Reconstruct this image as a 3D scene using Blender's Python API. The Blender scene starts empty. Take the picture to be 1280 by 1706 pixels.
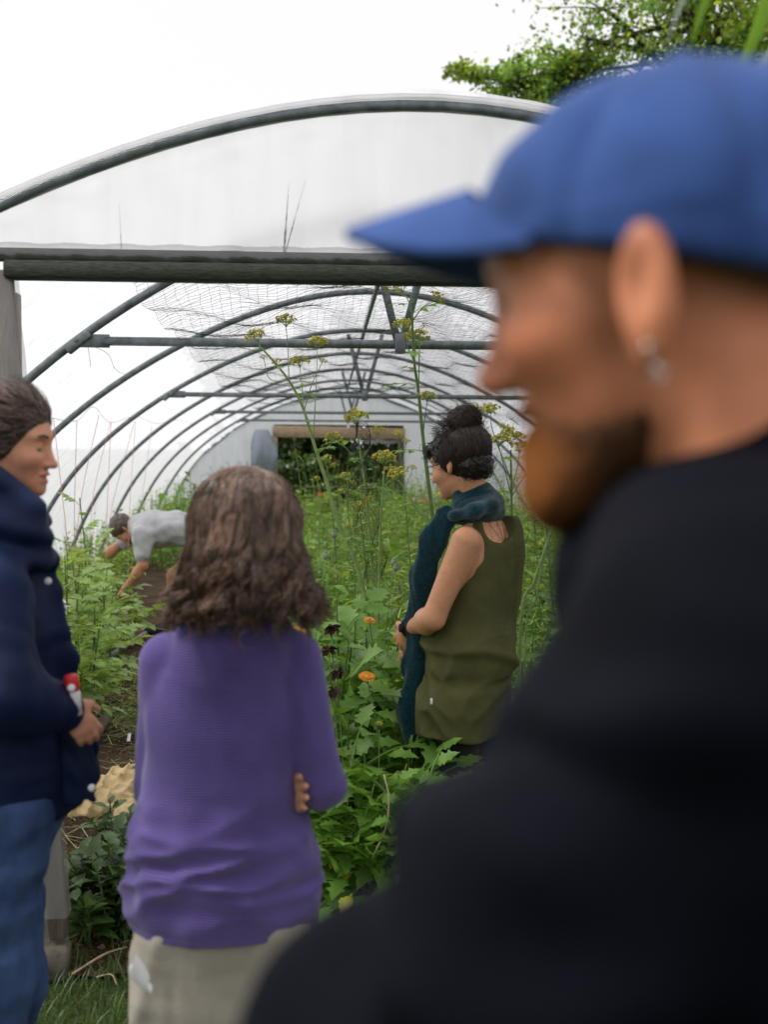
import bpy, math, random
import numpy as np
from mathutils import Matrix, Vector
random.seed(7)
RNG = np.random.default_rng(11)
scene = bpy.context.scene
COL = scene.collection
PI = math.pi

# ------------------------------------------------------------------ camera
CAMZ = 1.62
FPX, CX, CY = 35.0 / 24.0 * 1280.0, 640.0, 853.0
def _basis(yaw, pitch, roll):
    F = np.array([math.sin(yaw) * math.cos(pitch), math.cos(yaw) * math.cos(pitch), -math.sin(pitch)])
    R = np.cross(F, [0, 0, 1.0]); R /= np.linalg.norm(R)
    U = np.cross(R, F)
    c, s = math.cos(roll), math.sin(roll)
    return F, R * c + U * s, U * c - R * s
CF, CR, CU = _basis(math.radians(2.73), math.radians(3.33), math.radians(0.45))
CPOS = np.array([0.0, 0.0, CAMZ])
cam_data = bpy.data.cameras.new("camera")
cam = bpy.data.objects.new("camera", cam_data)
COL.objects.link(cam)
cam.matrix_world = Matrix(((CR[0], CU[0], -CF[0], 0), (CR[1], CU[1], -CF[1], 0), (CR[2], CU[2], -CF[2], CAMZ), (0, 0, 0, 1)))
cam_data.sensor_fit = 'HORIZONTAL'
cam_data.sensor_width = 24.0
cam_data.lens = 35.0
cam_data.clip_start = 0.05
cam_data.clip_end = 2000
cam_data.dof.use_dof = True
cam_data.dof.focus_distance = 4.6
cam_data.dof.aperture_fstop = 2.6
scene.camera = cam

# ------------------------------------------------------------------ sky, sun, exposure
SUN_EL, SUN_AZ = math.radians(52), math.radians(-88)      # azimuth measured from +Y towards +X
world = bpy.data.worlds.new("World"); scene.world = world
world.use_nodes = True
wn, wl = world.node_tree.nodes, world.node_tree.links
wn.clear()
w_out = wn.new('ShaderNodeOutputWorld'); w_bg = wn.new('ShaderNodeBackground')
w_sky = wn.new('ShaderNodeTexSky'); w_sky.sky_type = 'NISHITA'; w_sky.sun_disc = False
w_sky.sun_elevation = SUN_EL; w_sky.sun_rotation = SUN_AZ
w_sky.dust_density = 3.0
w_hs = wn.new('ShaderNodeHueSaturation'); w_hs.inputs['Saturation'].default_value = 0.12
w_mix = wn.new('ShaderNodeMixRGB'); w_mix.inputs[0].default_value = 0.9
w_mix.inputs[2].default_value = (4.55, 4.5, 4.6, 1)       # closed cloud cover in front of the sky
wl.new(w_sky.outputs[0], w_hs.inputs['Color']); wl.new(w_hs.outputs[0], w_mix.inputs[1])
wl.new(w_mix.outputs[0], w_bg.inputs['Color']); w_bg.inputs['Strength'].default_value = 0.10
wl.new(w_bg.outputs[0], w_out.inputs['Surface'])
sun_data = bpy.data.lights.new("sun", 'SUN'); sun_data.energy = 1.5; sun_data.angle = math.radians(16)
sun_data.color = (1.0, 0.97, 0.92)
sun = bpy.data.objects.new("sun", sun_data); COL.objects.link(sun)
sd = Vector((math.sin(SUN_AZ) * math.cos(SUN_EL), math.cos(SUN_AZ) * math.cos(SUN_EL), math.sin(SUN_EL)))
sun.rotation_euler = sd.to_track_quat('Z', 'Y').to_euler()
scene.view_settings.view_transform = 'Standard'
scene.view_settings.look = 'None'
scene.view_settings.exposure = 1.16
scene.view_settings.gamma = 1.0
scene.render.engine = 'CYCLES'
scene.cycles.use_denoising = True
scene.cycles.max_bounces = 10
scene.cycles.diffuse_bounces = 5
scene.cycles.transmission_bounces = 8
scene.cycles.transparent_max_bounces = 24
scene.cycles.caustics_reflective = False
scene.cycles.caustics_refractive = False

# ------------------------------------------------------------------ helpers
def A(*v): return np.array(v, dtype=float)
def at(px, py, Y):
    """world point seen at photo pixel (px, py) standing at depth Y"""
    d = CF + CR * ((px - CX) / FPX) - CU * ((py - CY) / FPX)
    return CPOS + d * (Y / d[1])
def ground_at(px, py, z=0.0):
    d = CF + CR * ((px - CX) / FPX) - CU * ((py - CY) / FPX)
    return CPOS + d * ((z - CAMZ) / d[2])
def nrm(v):
    v = np.asarray(v, float); return v / (np.linalg.norm(v, axis=-1, keepdims=True) + 1e-12)

class MB:
    """collects vertices, quads and triangles of one mesh, with an optional colour per vertex"""
    def __init__(s): s.V = []; s.Q = []; s.T = []; s.C = []; s.n = 0
    def add(s, V, Q=None, T=None, col=None):
        V = np.asarray(V, float).reshape(-1, 3)
        if Q is not None and len(Q): s.Q.append(np.asarray(Q, int).reshape(-1, 4) + s.n)
        if T is not None and len(T): s.T.append(np.asarray(T, int).reshape(-1, 3) + s.n)
        if col is None: c = np.ones((len(V), 3))
        else:
            c = np.asarray(col, float)
            if c.ndim == 1: c = np.tile(c, (len(V), 1))
        s.C.append(c); s.V.append(V); s.n += len(V)
        return s
    def mesh(s, name, mat, smooth=True):
        me = bpy.data.meshes.new(name)
        V = np.concatenate(s.V) if s.V else np.zeros((0, 3))
        Q = np.concatenate(s.Q) if s.Q else np.zeros((0, 4), int)
        T = np.concatenate(s.T) if s.T else np.zeros((0, 3), int)
        me.vertices.add(len(V)); me.vertices.foreach_set('co', V.astype(np.float32).ravel())
        loops = np.concatenate([Q.ravel(), T.ravel()]).astype(np.int32)
        tot = np.concatenate([np.full(len(Q), 4), np.full(len(T), 3)]).astype(np.int32)
        start = np.concatenate([[0], np.cumsum(tot)[:-1]]).astype(np.int32) if len(tot) else tot
        me.loops.add(len(loops)); me.loops.foreach_set('vertex_index', loops)
        me.polygons.add(len(tot)); me.polygons.foreach_set('loop_start', start); me.polygons.foreach_set('loop_total', tot)
        me.polygons.foreach_set('use_smooth', np.full(len(tot), smooth))
        ca = me.color_attributes.new('Col', 'FLOAT_COLOR', 'POINT')
        C = np.concatenate(s.C) if s.C else np.zeros((0, 3))
        ca.data.foreach_set('color', np.concatenate([C, np.ones((len(C), 1))], 1).astype(np.float32).ravel())
        me.update(calc_edges=True); me.validate()
        me.materials.append(mat)
        return me
    def build(s, name, mat, parent=None, smooth=True, **tags):
        return link(name, s.mesh(name, mat, smooth), parent, **tags)

def link(name, data, parent=None, **tags):
    o = bpy.data.objects.new(name, data); COL.objects.link(o)
    if parent is not None:
        o.parent = parent
        o.matrix_parent_inverse = parent.matrix_world.inverted() if parent.matrix_world != Matrix.Identity(4) else Matrix.Identity(4)
    for k, v in tags.items():
        if v is not None: o[k] = v
    return o
def thing(name, label, category, loc=(0, 0, 0), group=None):
    o = bpy.data.objects.new(name, None); COL.objects.link(o)
    o.empty_display_size = 0.1
    o.location = loc; o.matrix_world = Matrix.Translation(Vector(loc))
    o['label'] = label; o['category'] = category
    if group: o['group'] = group
    return o
def copy_tree(o, parent=None, **tags):
    c = o.copy(); COL.objects.link(c)
    if parent is not None: c.parent = parent
    for ch in list(o.children): copy_tree(ch, c)
    for k, v in tags.items():
        if v is not None: c[k] = v
    return c

def frames(P):
    P = np.asarray(P, float); n = len(P)
    T = np.zeros_like(P); T[1:-1] = P[2:] - P[:-2]; T[0] = P[1] - P[0]; T[-1] = P[-1] - P[-2]
    T = nrm(T)
    ref = A(0, 0, 1) if abs(T[0][2]) < 0.9 else A(1, 0, 0)
    N = np.zeros_like(P); N[0] = nrm(np.cross(T[0], ref))
    for i in range(1, n):
        v = N[i - 1] - T[i] * np.dot(N[i - 1], T[i]); N[i] = nrm(v)
    return T, N, np.cross(T, N)
def tube(mb, P, r, sides=6, col=None, cap=True):
    P = np.asarray(P, float); n = len(P); r = np.broadcast_to(np.asarray(r, float), (n,))
    T, N, B = frames(P)
    a = np.arange(sides) * 2 * PI / sides
    V = P[:, None] + r[:, None, None] * (np.cos(a)[None, :, None] * N[:, None] + np.sin(a)[None, :, None] * B[:, None])
    i, j = np.meshgrid(np.arange(n - 1), np.arange(sides), indexing='ij')
    k = (j + 1) % sides
    Q = np.stack([i * sides + j, i * sides + k, (i + 1) * sides + k, (i + 1) * sides + j], -1).reshape(-1, 4)
    V = V.reshape(-1, 3); Tt = None
    if cap:
        V = np.concatenate([V, P[:1], P[-1:]]); m = n * sides
        jj = np.arange(sides); kk = (jj + 1) % sides
        Tt = np.concatenate([np.stack([kk, jj, np.full(sides, m)], -1),
                             np.stack([(n - 1) * sides + jj, (n - 1) * sides + kk, np.full(sides, m + 1)], -1)])
    mb.add(V, Q, Tt, col)
    return mb
def spline(P, n):
    """Catmull-Rom through the points"""
    P = np.asarray(P, float); m = len(P)
    if m == 2: return P[0] + (P[1] - P[0]) * np.linspace(0, 1, n)[:, None]
    E = np.concatenate([[2 * P[0] - P[1]], P, [2 * P[-1] - P[-2]]])
    u = np.linspace(0, m - 1 - 1e-9, n); i = u.astype(int); t = (u - i)[:, None]
    a, b, c, d = E[i], E[i + 1], E[i + 2], E[i + 3]
    return 0.5 * (2 * b + (c - a) * t + (2 * a - 5 * b + 4 * c - d) * t ** 2 + (3 * b - a - 3 * c + d) * t ** 3)
def box(mb, c, size, R=None, bevel=0.0, col=None):
    """box with chamfered edges along its length (x local)"""
    sx, sy, sz = [v / 2 for v in size]; b = min(bevel, sy * .45, sz * .45)
    if b <= 0: ring = [(-sy, -sz), (sy, -sz), (sy, sz), (-sy, sz)]
    else: ring = [(-sy + b, -sz), (sy - b, -sz), (sy, -sz + b), (sy, sz - b), (sy - b, sz), (-sy + b, sz), (-sy, sz - b), (-sy, -sz + b)]
    m = len(ring)
    xs = [-sx, sx] if b <= 0 else [-sx, -sx + b, sx - b, sx]
    V = []
    for q, x in enumerate(xs):
        k = 1.0 if (b <= 0 or 0 < q < len(xs) - 1) else 1 - b / max(sy, sz)
        V += [(x, y * k, z * k) for y, z in ring]
    V = np.array(V); n = len(xs)
    Q = [(i * m + j, i * m + (j + 1) % m, (i + 1) * m + (j + 1) % m, (i + 1) * m + j) for i in range(n - 1) for j in range(m)]
    V = np.concatenate([V, [(-sx, 0, 0), (sx, 0, 0)]]); e = n * m
    T = [((j + 1) % m, j, e) for j in range(m)] + [((n - 1) * m + j, (n - 1) * m + (j + 1) % m, e + 1) for j in range(m)]
    if R is not None: V = V @ np.asarray(R, float).T
    mb.add(V + np.asarray(c, float), Q, T, col)
    return mb
def beam(mb, a, b, w, h, up=(0, 0, 1), bevel=0.004, col=None):
    a, b = np.asarray(a, float), np.asarray(b, float)
    x = nrm(b - a); y = nrm(np.cross(up, x)); z = np.cross(x, y)
    return box(mb, (a + b) / 2, (np.linalg.norm(b - a), w, h), np.stack([x, y, z], 1), bevel, col)

def leaves(mb, P, D, N, L, W, prof, bend=0.25, fold=0.25, col=None, twist=0.0):
    """many leaf blades at once: base P, direction D, upper side N, length L, half width W"""
    P, D, N = (np.asarray(v, float).reshape(-1, 3) for v in (P, D, N)); K = len(P)
    L = np.broadcast_to(L, (K,)); W = np.broadcast_to(W, (K,)); bend = np.broadcast_to(bend, (K,))
    D = nrm(D); N = nrm(N - D * (N * D).sum(1, keepdims=True)); S = np.cross(N, D)
    pr = np.asarray(prof, float); n = len(pr); t = np.linspace(0, 1, n)
    mid = P[:, None] + D[:, None] * (L[:, None] * t)[..., None] - N[:, None] * ((bend * L)[:, None] * t ** 2)[..., None]
    w = (W[:, None] * pr)[..., None]
    up = N[:, None] * (fold * w)
    V = np.stack([mid - S[:, None] * w + up, mid, mid + S[:, None] * w + up], 2).reshape(-1, 3)
    i = np.arange(n - 1)[:, None] * 3 + np.array([0, 1])[None]
    q = np.stack([i, i + 1, i + 4, i + 3], -1).reshape(-1, 4)
    Q = (np.arange(K)[:, None, None] * (n * 3) + q[None]).reshape(-1, 4)
    c = None
    if col is not None: c = np.repeat(np.asarray(col, float).reshape(-1, 3) if np.ndim(col) > 1 else np.tile(col, (K, 1)), n * 3, 0)
    mb.add(V, Q, None, c)
    return mb
OVATE = [0.03, .62, .95, .9, .62, .28, 0]
LANCE = [.1, .8, 1, .8, .45, 0]
BLADE = [.8, 1, .7, 0]
TOOTH = [.03, .55, .5, .92, .78, 1.0, .72, .78, .42, .45, .15, .0]
LOBED = [.03, .25, .8, .55, 1.0, .62, .5, .85, .4, .32, .1, 0]
TOMATO = [.05, .7, .4, 1.0, .5, .8, .35, .45, .12, 0]
def rdir(n, rng=RNG): return nrm(rng.normal(size=(n, 3)))

# ------------------------------------------------------------------ materials
def mat(name, color, rough=0.7, var=0.12, scale=30.0, bump=0.0, bscale=60.0, spec=0.3, metallic=0.0, sheen=0.0, use_col=False, sss=0.0, stretch=None, color2=None):
    m = bpy.data.materials.new(name); m.use_nodes = True
    nt = m.node_tree; n, l = nt.nodes, nt.links
    b = n['Principled BSDF']
    tc = n.new('ShaderNodeTexCoord'); src = tc.outputs['Object']
    if stretch:
        mp = n.new('ShaderNodeMapping'); mp.inputs['Scale'].default_value = stretch; l.new(src, mp.inputs[0]); src = mp.outputs[0]
    nz = n.new('ShaderNodeTexNoise'); nz.inputs['Scale'].default_value = scale; nz.inputs['Detail'].default_value = 5
    l.new(src, nz.inputs['Vector'])
    rp = n.new('ShaderNodeValToRGB'); l.new(nz.outputs['Fac'], rp.inputs[0])
    c = np.array(color[:3]); c2 = np.array(color2) if color2 is not None else np.clip(c * (1 + var), 0, 1)
    rp.color_ramp.elements[0].position = 0.3; rp.color_ramp.elements[1].position = 0.7
    rp.color_ramp.elements[0].color = (*(np.clip(c * (1 - var), 0, 1)), 1); rp.color_ramp.elements[1].color = (*c2, 1)
    out = rp.outputs[0]
    if use_col:
        at_ = n.new('ShaderNodeAttribute'); at_.attribute_name = 'Col'
        mx = n.new('ShaderNodeMixRGB'); mx.blend_type = 'MULTIPLY'; mx.inputs[0].default_value = 1
        l.new(out, mx.inputs[1]); l.new(at_.outputs['Color'], mx.inputs[2]); out = mx.outputs[0]
    l.new(out, b.inputs['Base Color'])
    b.inputs['Roughness'].default_value = rough; b.inputs['Metallic'].default_value = metallic
    b.inputs['Specular IOR Level'].default_value = spec
    if sheen: b.inputs['Sheen Weight'].default_value = sheen
    if sss:
        b.inputs['Subsurface Weight'].default_value = sss; b.inputs['Subsurface Radius'].default_value = (0.012, 0.004, 0.002)
        b.inputs['Subsurface Scale'].default_value = 0.6
    if bump:
        nb = n.new('ShaderNodeTexNoise'); nb.inputs['Scale'].default_value = bscale; nb.inputs['Detail'].default_value = 4
        l.new(src, nb.inputs['Vector'])
        bp = n.new('ShaderNodeBump'); bp.inputs['Strength'].default_value = bump; bp.inputs['Distance'].default_value = 0.01
        l.new(nb.outputs['Fac'], bp.inputs['Height']); l.new(bp.outputs[0], b.inputs['Normal'])
    return m
def leafmat(name, color, trans=0.35, var=0.25, rough=0.38, scale=12, spec=0.5):
    m = mat(name, color, rough=rough, var=var, scale=scale, use_col=True, spec=spec)
    n, l = m.node_tree.nodes, m.node_tree.links
    b = n['Principled BSDF']; src = b.inputs['Base Color'].links[0].from_socket
    t = n.new('ShaderNodeBsdfTranslucent')
    hs = n.new('ShaderNodeHueSaturation'); hs.inputs['Hue'].default_value = 0.48; hs.inputs['Value'].default_value = 1.35; hs.inputs['Saturation'].default_value = 1.08
    l.new(src, hs.inputs['Color']); l.new(hs.outputs[0], t.inputs['Color'])
    mx = n.new('ShaderNodeMixShader'); mx.inputs[0].default_value = trans
    l.new(b.outputs[0], mx.inputs[1]); l.new(t.outputs[0], mx.inputs[2])
    l.new(mx.outputs[0], n['Material Output'].inputs['Surface'])
    return m
def film(name, clear=0.3, tint=(.93, .94, .96), gloss=.06, streak=0.0, back=0.3, haze=0.0):
    """thin milky polythene: part clear, part light-scattering, stained with faint streaks"""
    m = bpy.data.materials.new(name); m.use_nodes = True
    n, l = m.node_tree.nodes, m.node_tree.links; n.clear()
    o = n.new('ShaderNodeOutputMaterial')
    tr = n.new('ShaderNodeBsdfTransparent'); tl = n.new('ShaderNodeBsdfTranslucent'); df = n.new('ShaderNodeBsdfDiffuse')
    gl = n.new('ShaderNodeBsdfGlossy'); gl.inputs['Roughness'].default_value = .25
    tc = n.new('ShaderNodeTexCoord'); mp = n.new('ShaderNodeMapping'); mp.inputs['Scale'].default_value = (5, 5, .7)
    nz = n.new('ShaderNodeTexNoise'); nz.inputs['Scale'].default_value = 2.2; nz.inputs['Detail'].default_value = 7; nz.inputs['Distortion'].default_value = .6
    l.new(tc.outputs['Object'], mp.inputs[0]); l.new(mp.outputs[0], nz.inputs['Vector'])
    rp = n.new('ShaderNodeValToRGB'); l.new(nz.outputs['Fac'], rp.inputs[0])
    rp.color_ramp.elements[0].position = .28; rp.color_ramp.elements[1].position = .6
    rp.color_ramp.elements[0].color = (tint[0] * (1 - streak), tint[1] * (1 - streak), tint[2] * (1 - streak * 1.15), 1)
    rp.color_ramp.elements[1].color = (*tint, 1)
    for s in (tl, df): l.new(rp.outputs[0], s.inputs['Color'])
    tr.inputs['Color'].default_value = (.97, .975, .98, 1)
    m1 = n.new('ShaderNodeMixShader'); m1.inputs[0].default_value = back; l.new(tl.outputs[0], m1.inputs[1]); l.new(df.outputs[0], m1.inputs[2])
    m2 = n.new('ShaderNodeMixShader'); m2.inputs[0].default_value = clear; l.new(m1.outputs[0], m2.inputs[1]); l.new(tr.outputs[0], m2.inputs[2])
    m3 = n.new('ShaderNodeMixShader'); m3.inputs[0].default_value = gloss; l.new(m2.outputs[0], m3.inputs[1]); l.new(gl.outputs[0], m3.inputs[2])
    last = m3
    if haze:      # forward-scattered light: what lies behind shows as a blurred glow
        rf = n.new('ShaderNodeBsdfRefraction'); rf.inputs['IOR'].default_value = 1.12; rf.inputs['Roughness'].default_value = .6; l.new(rp.outputs[0], rf.inputs['Color'])
        last = n.new('ShaderNodeMixShader'); last.inputs[0].default_value = haze; l.new(m3.outputs[0], last.inputs[1]); l.new(rf.outputs[0], last.inputs[2])
    l.new(last.outputs[0], o.inputs['Surface'])
    return m

M = {}
M['steel'] = mat('galvanised_steel', (.16, .18, .19), rough=.5, var=.35, scale=25, metallic=.35, spec=.4, bump=.15, bscale=90)
M['film'] = film('tunnel_film', clear=.20, tint=(.60,.605,.635), streak=.15, back=.08, gloss=.02)
M['endfilm'] = film('end_wall_film', clear=.05, tint=(.93, .95, .99), streak=.10, back=.6, gloss=.02)
M['gable'] = film('gable_film', clear=.05, tint=(.97,.965,.96), streak=.06, back=.42, gloss=.02, haze=.72)
M['wrap'] = film('wrap_film', clear=.66, tint=(.16, .16, .18), gloss=.10, streak=.4, back=.7)
M['postfilm'] = film('post_film', clear=.55, tint=(.62, .59, .60), gloss=.10, streak=.35, back=.55)
M['bluefilm'] = film('blue_film', clear=.15, tint=(.33, .40, .50), gloss=.15, streak=.3, back=.5)
M['oldwood'] = mat('weathered_green_wood', (.045, .05, .04), rough=.85, var=.5, scale=14, stretch=(2, 14, 14), bump=.4, bscale=30)
M['postwood'] = mat('weathered_grey_wood', (.16, .13, .105), rough=.85, var=.45, scale=10, stretch=(12, 12, 1.2), bump=.4, bscale=24)
M['tanwood'] = mat('tan_wood', (.36, .26, .17), rough=.8, var=.3, scale=8, stretch=(1.2, 12, 12), bump=.2)
M['darkwood'] = mat('dark_wood', (.08, .07, .055), rough=.9, var=.4, scale=9, stretch=(10, 10, 1))
M['net'] = mat('net_cord', (.03, .035, .03), rough=.7, var=.2)
M['twine'] = mat('orange_twine', (.60, .27, .19), rough=.8, var=.3, scale=80)
M['wire'] = mat('thin_wire', (.2, .2, .2), rough=.4, metallic=.6)
M['skin'] = mat('skin', (.60, .335, .215), rough=.5, var=.08, scale=45, use_col=True, spec=.35, sss=.15, bump=.05, bscale=300)

# ------------------------------------------------------------------ signed-distance modelling for bodies and cloth
def ell(P, c, r, R=None):
    p = P - np.asarray(c, np.float32)
    if R is not None: p = p @ np.asarray(R, np.float32)
    r = np.asarray(r, np.float32)
    k0 = np.sqrt(((p / r) ** 2).sum(1)); k1 = np.sqrt(((p / (r * r)) ** 2).sum(1)) + 1e-9
    return k0 * (k0 - 1) / k1
def cone(P, a, b, ra, rb):
    a = np.asarray(a, np.float32); ba = np.asarray(b, np.float32) - a
    pa = P - a; t = np.clip((pa @ ba) / (ba @ ba + 1e-12), 0, 1)
    return np.sqrt(((pa - t[:, None] * ba) ** 2).sum(1)) - (ra + t * (rb - ra))
def chain(P, pts, radii, k=.02):
    d = None
    for i in range(len(pts) - 1):
        c = cone(P, pts[i], pts[i + 1], radii[i], radii[i + 1])
        d = c if d is None else smin(d, c, k)
    return d
def flat(P, o, axis, s):
    """squash space so that what follows comes out s times as thick along axis"""
    axis = np.asarray(axis, np.float32); o = np.asarray(o, np.float32)
    return P + ((P - o) @ axis)[:, None] * axis * np.float32(1 / s - 1)
def smin(a, b, k):
    h = np.clip(.5 + .5 * (b - a) / k, 0, 1); return b * (1 - h) + a * h - k * h * (1 - h)
def smax(a, b, k): return -smin(-a, -b, k)
_kd = np.random.default_rng(3)
_KV = [nrm(_kd.normal(size=(9, 3))).astype(np.float32) for _ in range(6)]; _KP = [_kd.uniform(0, 6.28, 9).astype(np.float32) for _ in range(6)]
def noise(P, s, seed=0):
    """smooth pseudo noise in about -1..1 with wavelength s"""
    q = P * np.float32(6.283 / s); kv, kp = _KV[seed % 6], _KP[seed % 6]
    w = q + 0.8 * np.stack([np.sin(q @ kv[i] * .7 + kp[i]) for i in range(3)], 1)
    return sum(np.sin(w @ kv[i] * f + kp[i]) * a for i, f, a in ((3, 1, .4), (4, 1.3, .35), (5, 1.9, .25), (6, 2.6, .15)))
def sdf_mesh(fn, lo, hi, h):
    """sparse surface nets of fn over the box lo..hi with voxel h"""
    lo, hi = np.asarray(lo, float), np.asarray(hi, float)
    B = 6
    nb = np.ceil((hi - lo) / (h * B)).astype(int); n = nb * B + 1
    ctr = [lo[i] + (np.arange(nb[i]) + .5) * B * h for i in range(3)]
    cg = np.stack(np.meshgrid(*ctr, indexing='ij'), -1).reshape(-1, 3).astype(np.float32)
    cd = np.concatenate([fn(c) for c in np.array_split(cg, max(1, len(cg) // 200000))]).reshape(nb)
    near = np.abs(cd) < B * h * 1.35
    full = np.repeat(np.repeat(np.repeat(cd, B, 0), B, 1), B, 2)
    val = np.ones(n, np.float32); val[:-1, :-1, :-1] = full
    val[-1] = val[-2]; val[:, -1] = val[:, -2]; val[:, :, -1] = val[:, :, -2]
    idx = np.argwhere(near)
    off = np.stack(np.meshgrid(*[np.arange(B + 1)] * 3, indexing='ij'), -1).reshape(-1, 3)
    mask = np.zeros(n, bool)
    for o in np.array_split(idx, max(1, len(idx) // 3000)):
        g = (o[:, None] * B + off[None]).reshape(-1, 3); mask[g[:, 0], g[:, 1], g[:, 2]] = True
    g = np.argwhere(mask)
    for c in np.array_split(g, max(1, len(g) // 250000)):
        val[c[:, 0], c[:, 1], c[:, 2]] = fn((lo + c * h).astype(np.float32))
    val[0] = val[-1] = 1; val[:, 0] = val[:, -1] = 1; val[:, :, 0] = val[:, :, -1] = 1
    ins = val < 0
    c8 = [ins[a:n[0] - 1 + a, b:n[1] - 1 + b, c:n[2] - 1 + c] for a in (0, 1) for b in (0, 1) for c in (0, 1)]
    s8 = sum(x.astype(np.int8) for x in c8)
    act = (s8 > 0) & (s8 < 8)
    cells = np.argwhere(act)
    vid = np.full(act.shape, -1, np.int64); vid[cells[:, 0], cells[:, 1], cells[:, 2]] = np.arange(len(cells))
    acc = np.zeros((len(cells), 3)); cnt = np.zeros(len(cells))
    cor = [(a, b, c) for a in (0, 1) for b in (0, 1) for c in (0, 1)]
    cv = {q: val[cells[:, 0] + q[0], cells[:, 1] + q[1], cells[:, 2] + q[2]] for q in cor}
    for i in range(8):
        for j in range(i + 1, 8):
            p, q = np.array(cor[i]), np.array(cor[j])
            if np.abs(p - q).sum() != 1: continue
            va, vb = cv[cor[i]], cv[cor[j]]; m = (va < 0) != (vb < 0)
            t = np.where(m, va / (va - vb + 1e-12), 0)
            acc += np.where(m[:, None], p + (q - p) * t[:, None], 0); cnt += m
    V = lo + (cells + acc / np.maximum(cnt, 1)[:, None]) * h
    Q = []
    for ax in range(3):
        u, v = [(1, 2), (2, 0), (0, 1)][ax]
        sl0 = [slice(None)] * 3; sl1 = [slice(None)] * 3; sl0[ax] = slice(0, n[ax] - 1); sl1[ax] = slice(1, n[ax])
        a, b = ins[tuple(sl0)], ins[tuple(sl1)]
        e = np.argwhere(a != b)
        e = e[(e[:, u] > 0) & (e[:, v] > 0) & (e[:, u] < n[u] - 1) & (e[:, v] < n[v] - 1)]
        if not len(e): continue
        f = a[e[:, 0], e[:, 1], e[:, 2]]
        def cell(du, dv):
            k = e.copy(); k[:, u] -= du; k[:, v] -= dv; return vid[k[:, 0], k[:, 1], k[:, 2]]
        q = np.stack([cell(1, 1), cell(0, 1), cell(0, 0), cell(1, 0)], 1)
        q[~f] = q[~f][:, ::-1]
        Q.append(q)
    return V, np.concatenate(Q)
def relax(V, Q, it=1, f=.5):
    """light smoothing of the voxel surface"""
    for _ in range(it):
        s = np.zeros_like(V); c = np.zeros(len(V))
        for i in range(4):
            for j in ((i + 1) % 4, (i - 1) % 4):
                np.add.at(s, Q[:, i], V[Q[:, j]]); np.add.at(c, Q[:, i], 1)
        V = V + f * (s / np.maximum(c, 1)[:, None] - V)
    return V
def sdf_obj(name, fn, lo, hi, h, m, parent, colfn=None, smooth_it=1, **tags):
    V, Q = sdf_mesh(fn, lo, hi, h)
    V = relax(V, Q, smooth_it)
    mb = MB().add(V, Q, None, colfn(V) if colfn else None)
    return mb.build(name, m, parent, **tags)

class Frame:
    """local axes: x forward, y to the person's left, z up"""
    def __init__(s, o, yaw, pitch=0.0, roll=0.0, scale=1.0):
        s.o = np.asarray(o, float); s.s = scale
        R = Matrix.Rotation(yaw, 3, 'Z') @ Matrix.Rotation(pitch, 3, 'Y') @ Matrix.Rotation(roll, 3, 'X')
        s.M = np.array(R)
    def loc(s, P): return (((P - s.o.astype(np.float32)) @ s.M.astype(np.float32)) / np.float32(s.s)).astype(np.float32)
    def w(s, *p): return s.o + s.M @ (np.array(p, float) * s.s)
    def d(s, *p): return s.M @ np.array(p, float)

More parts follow.
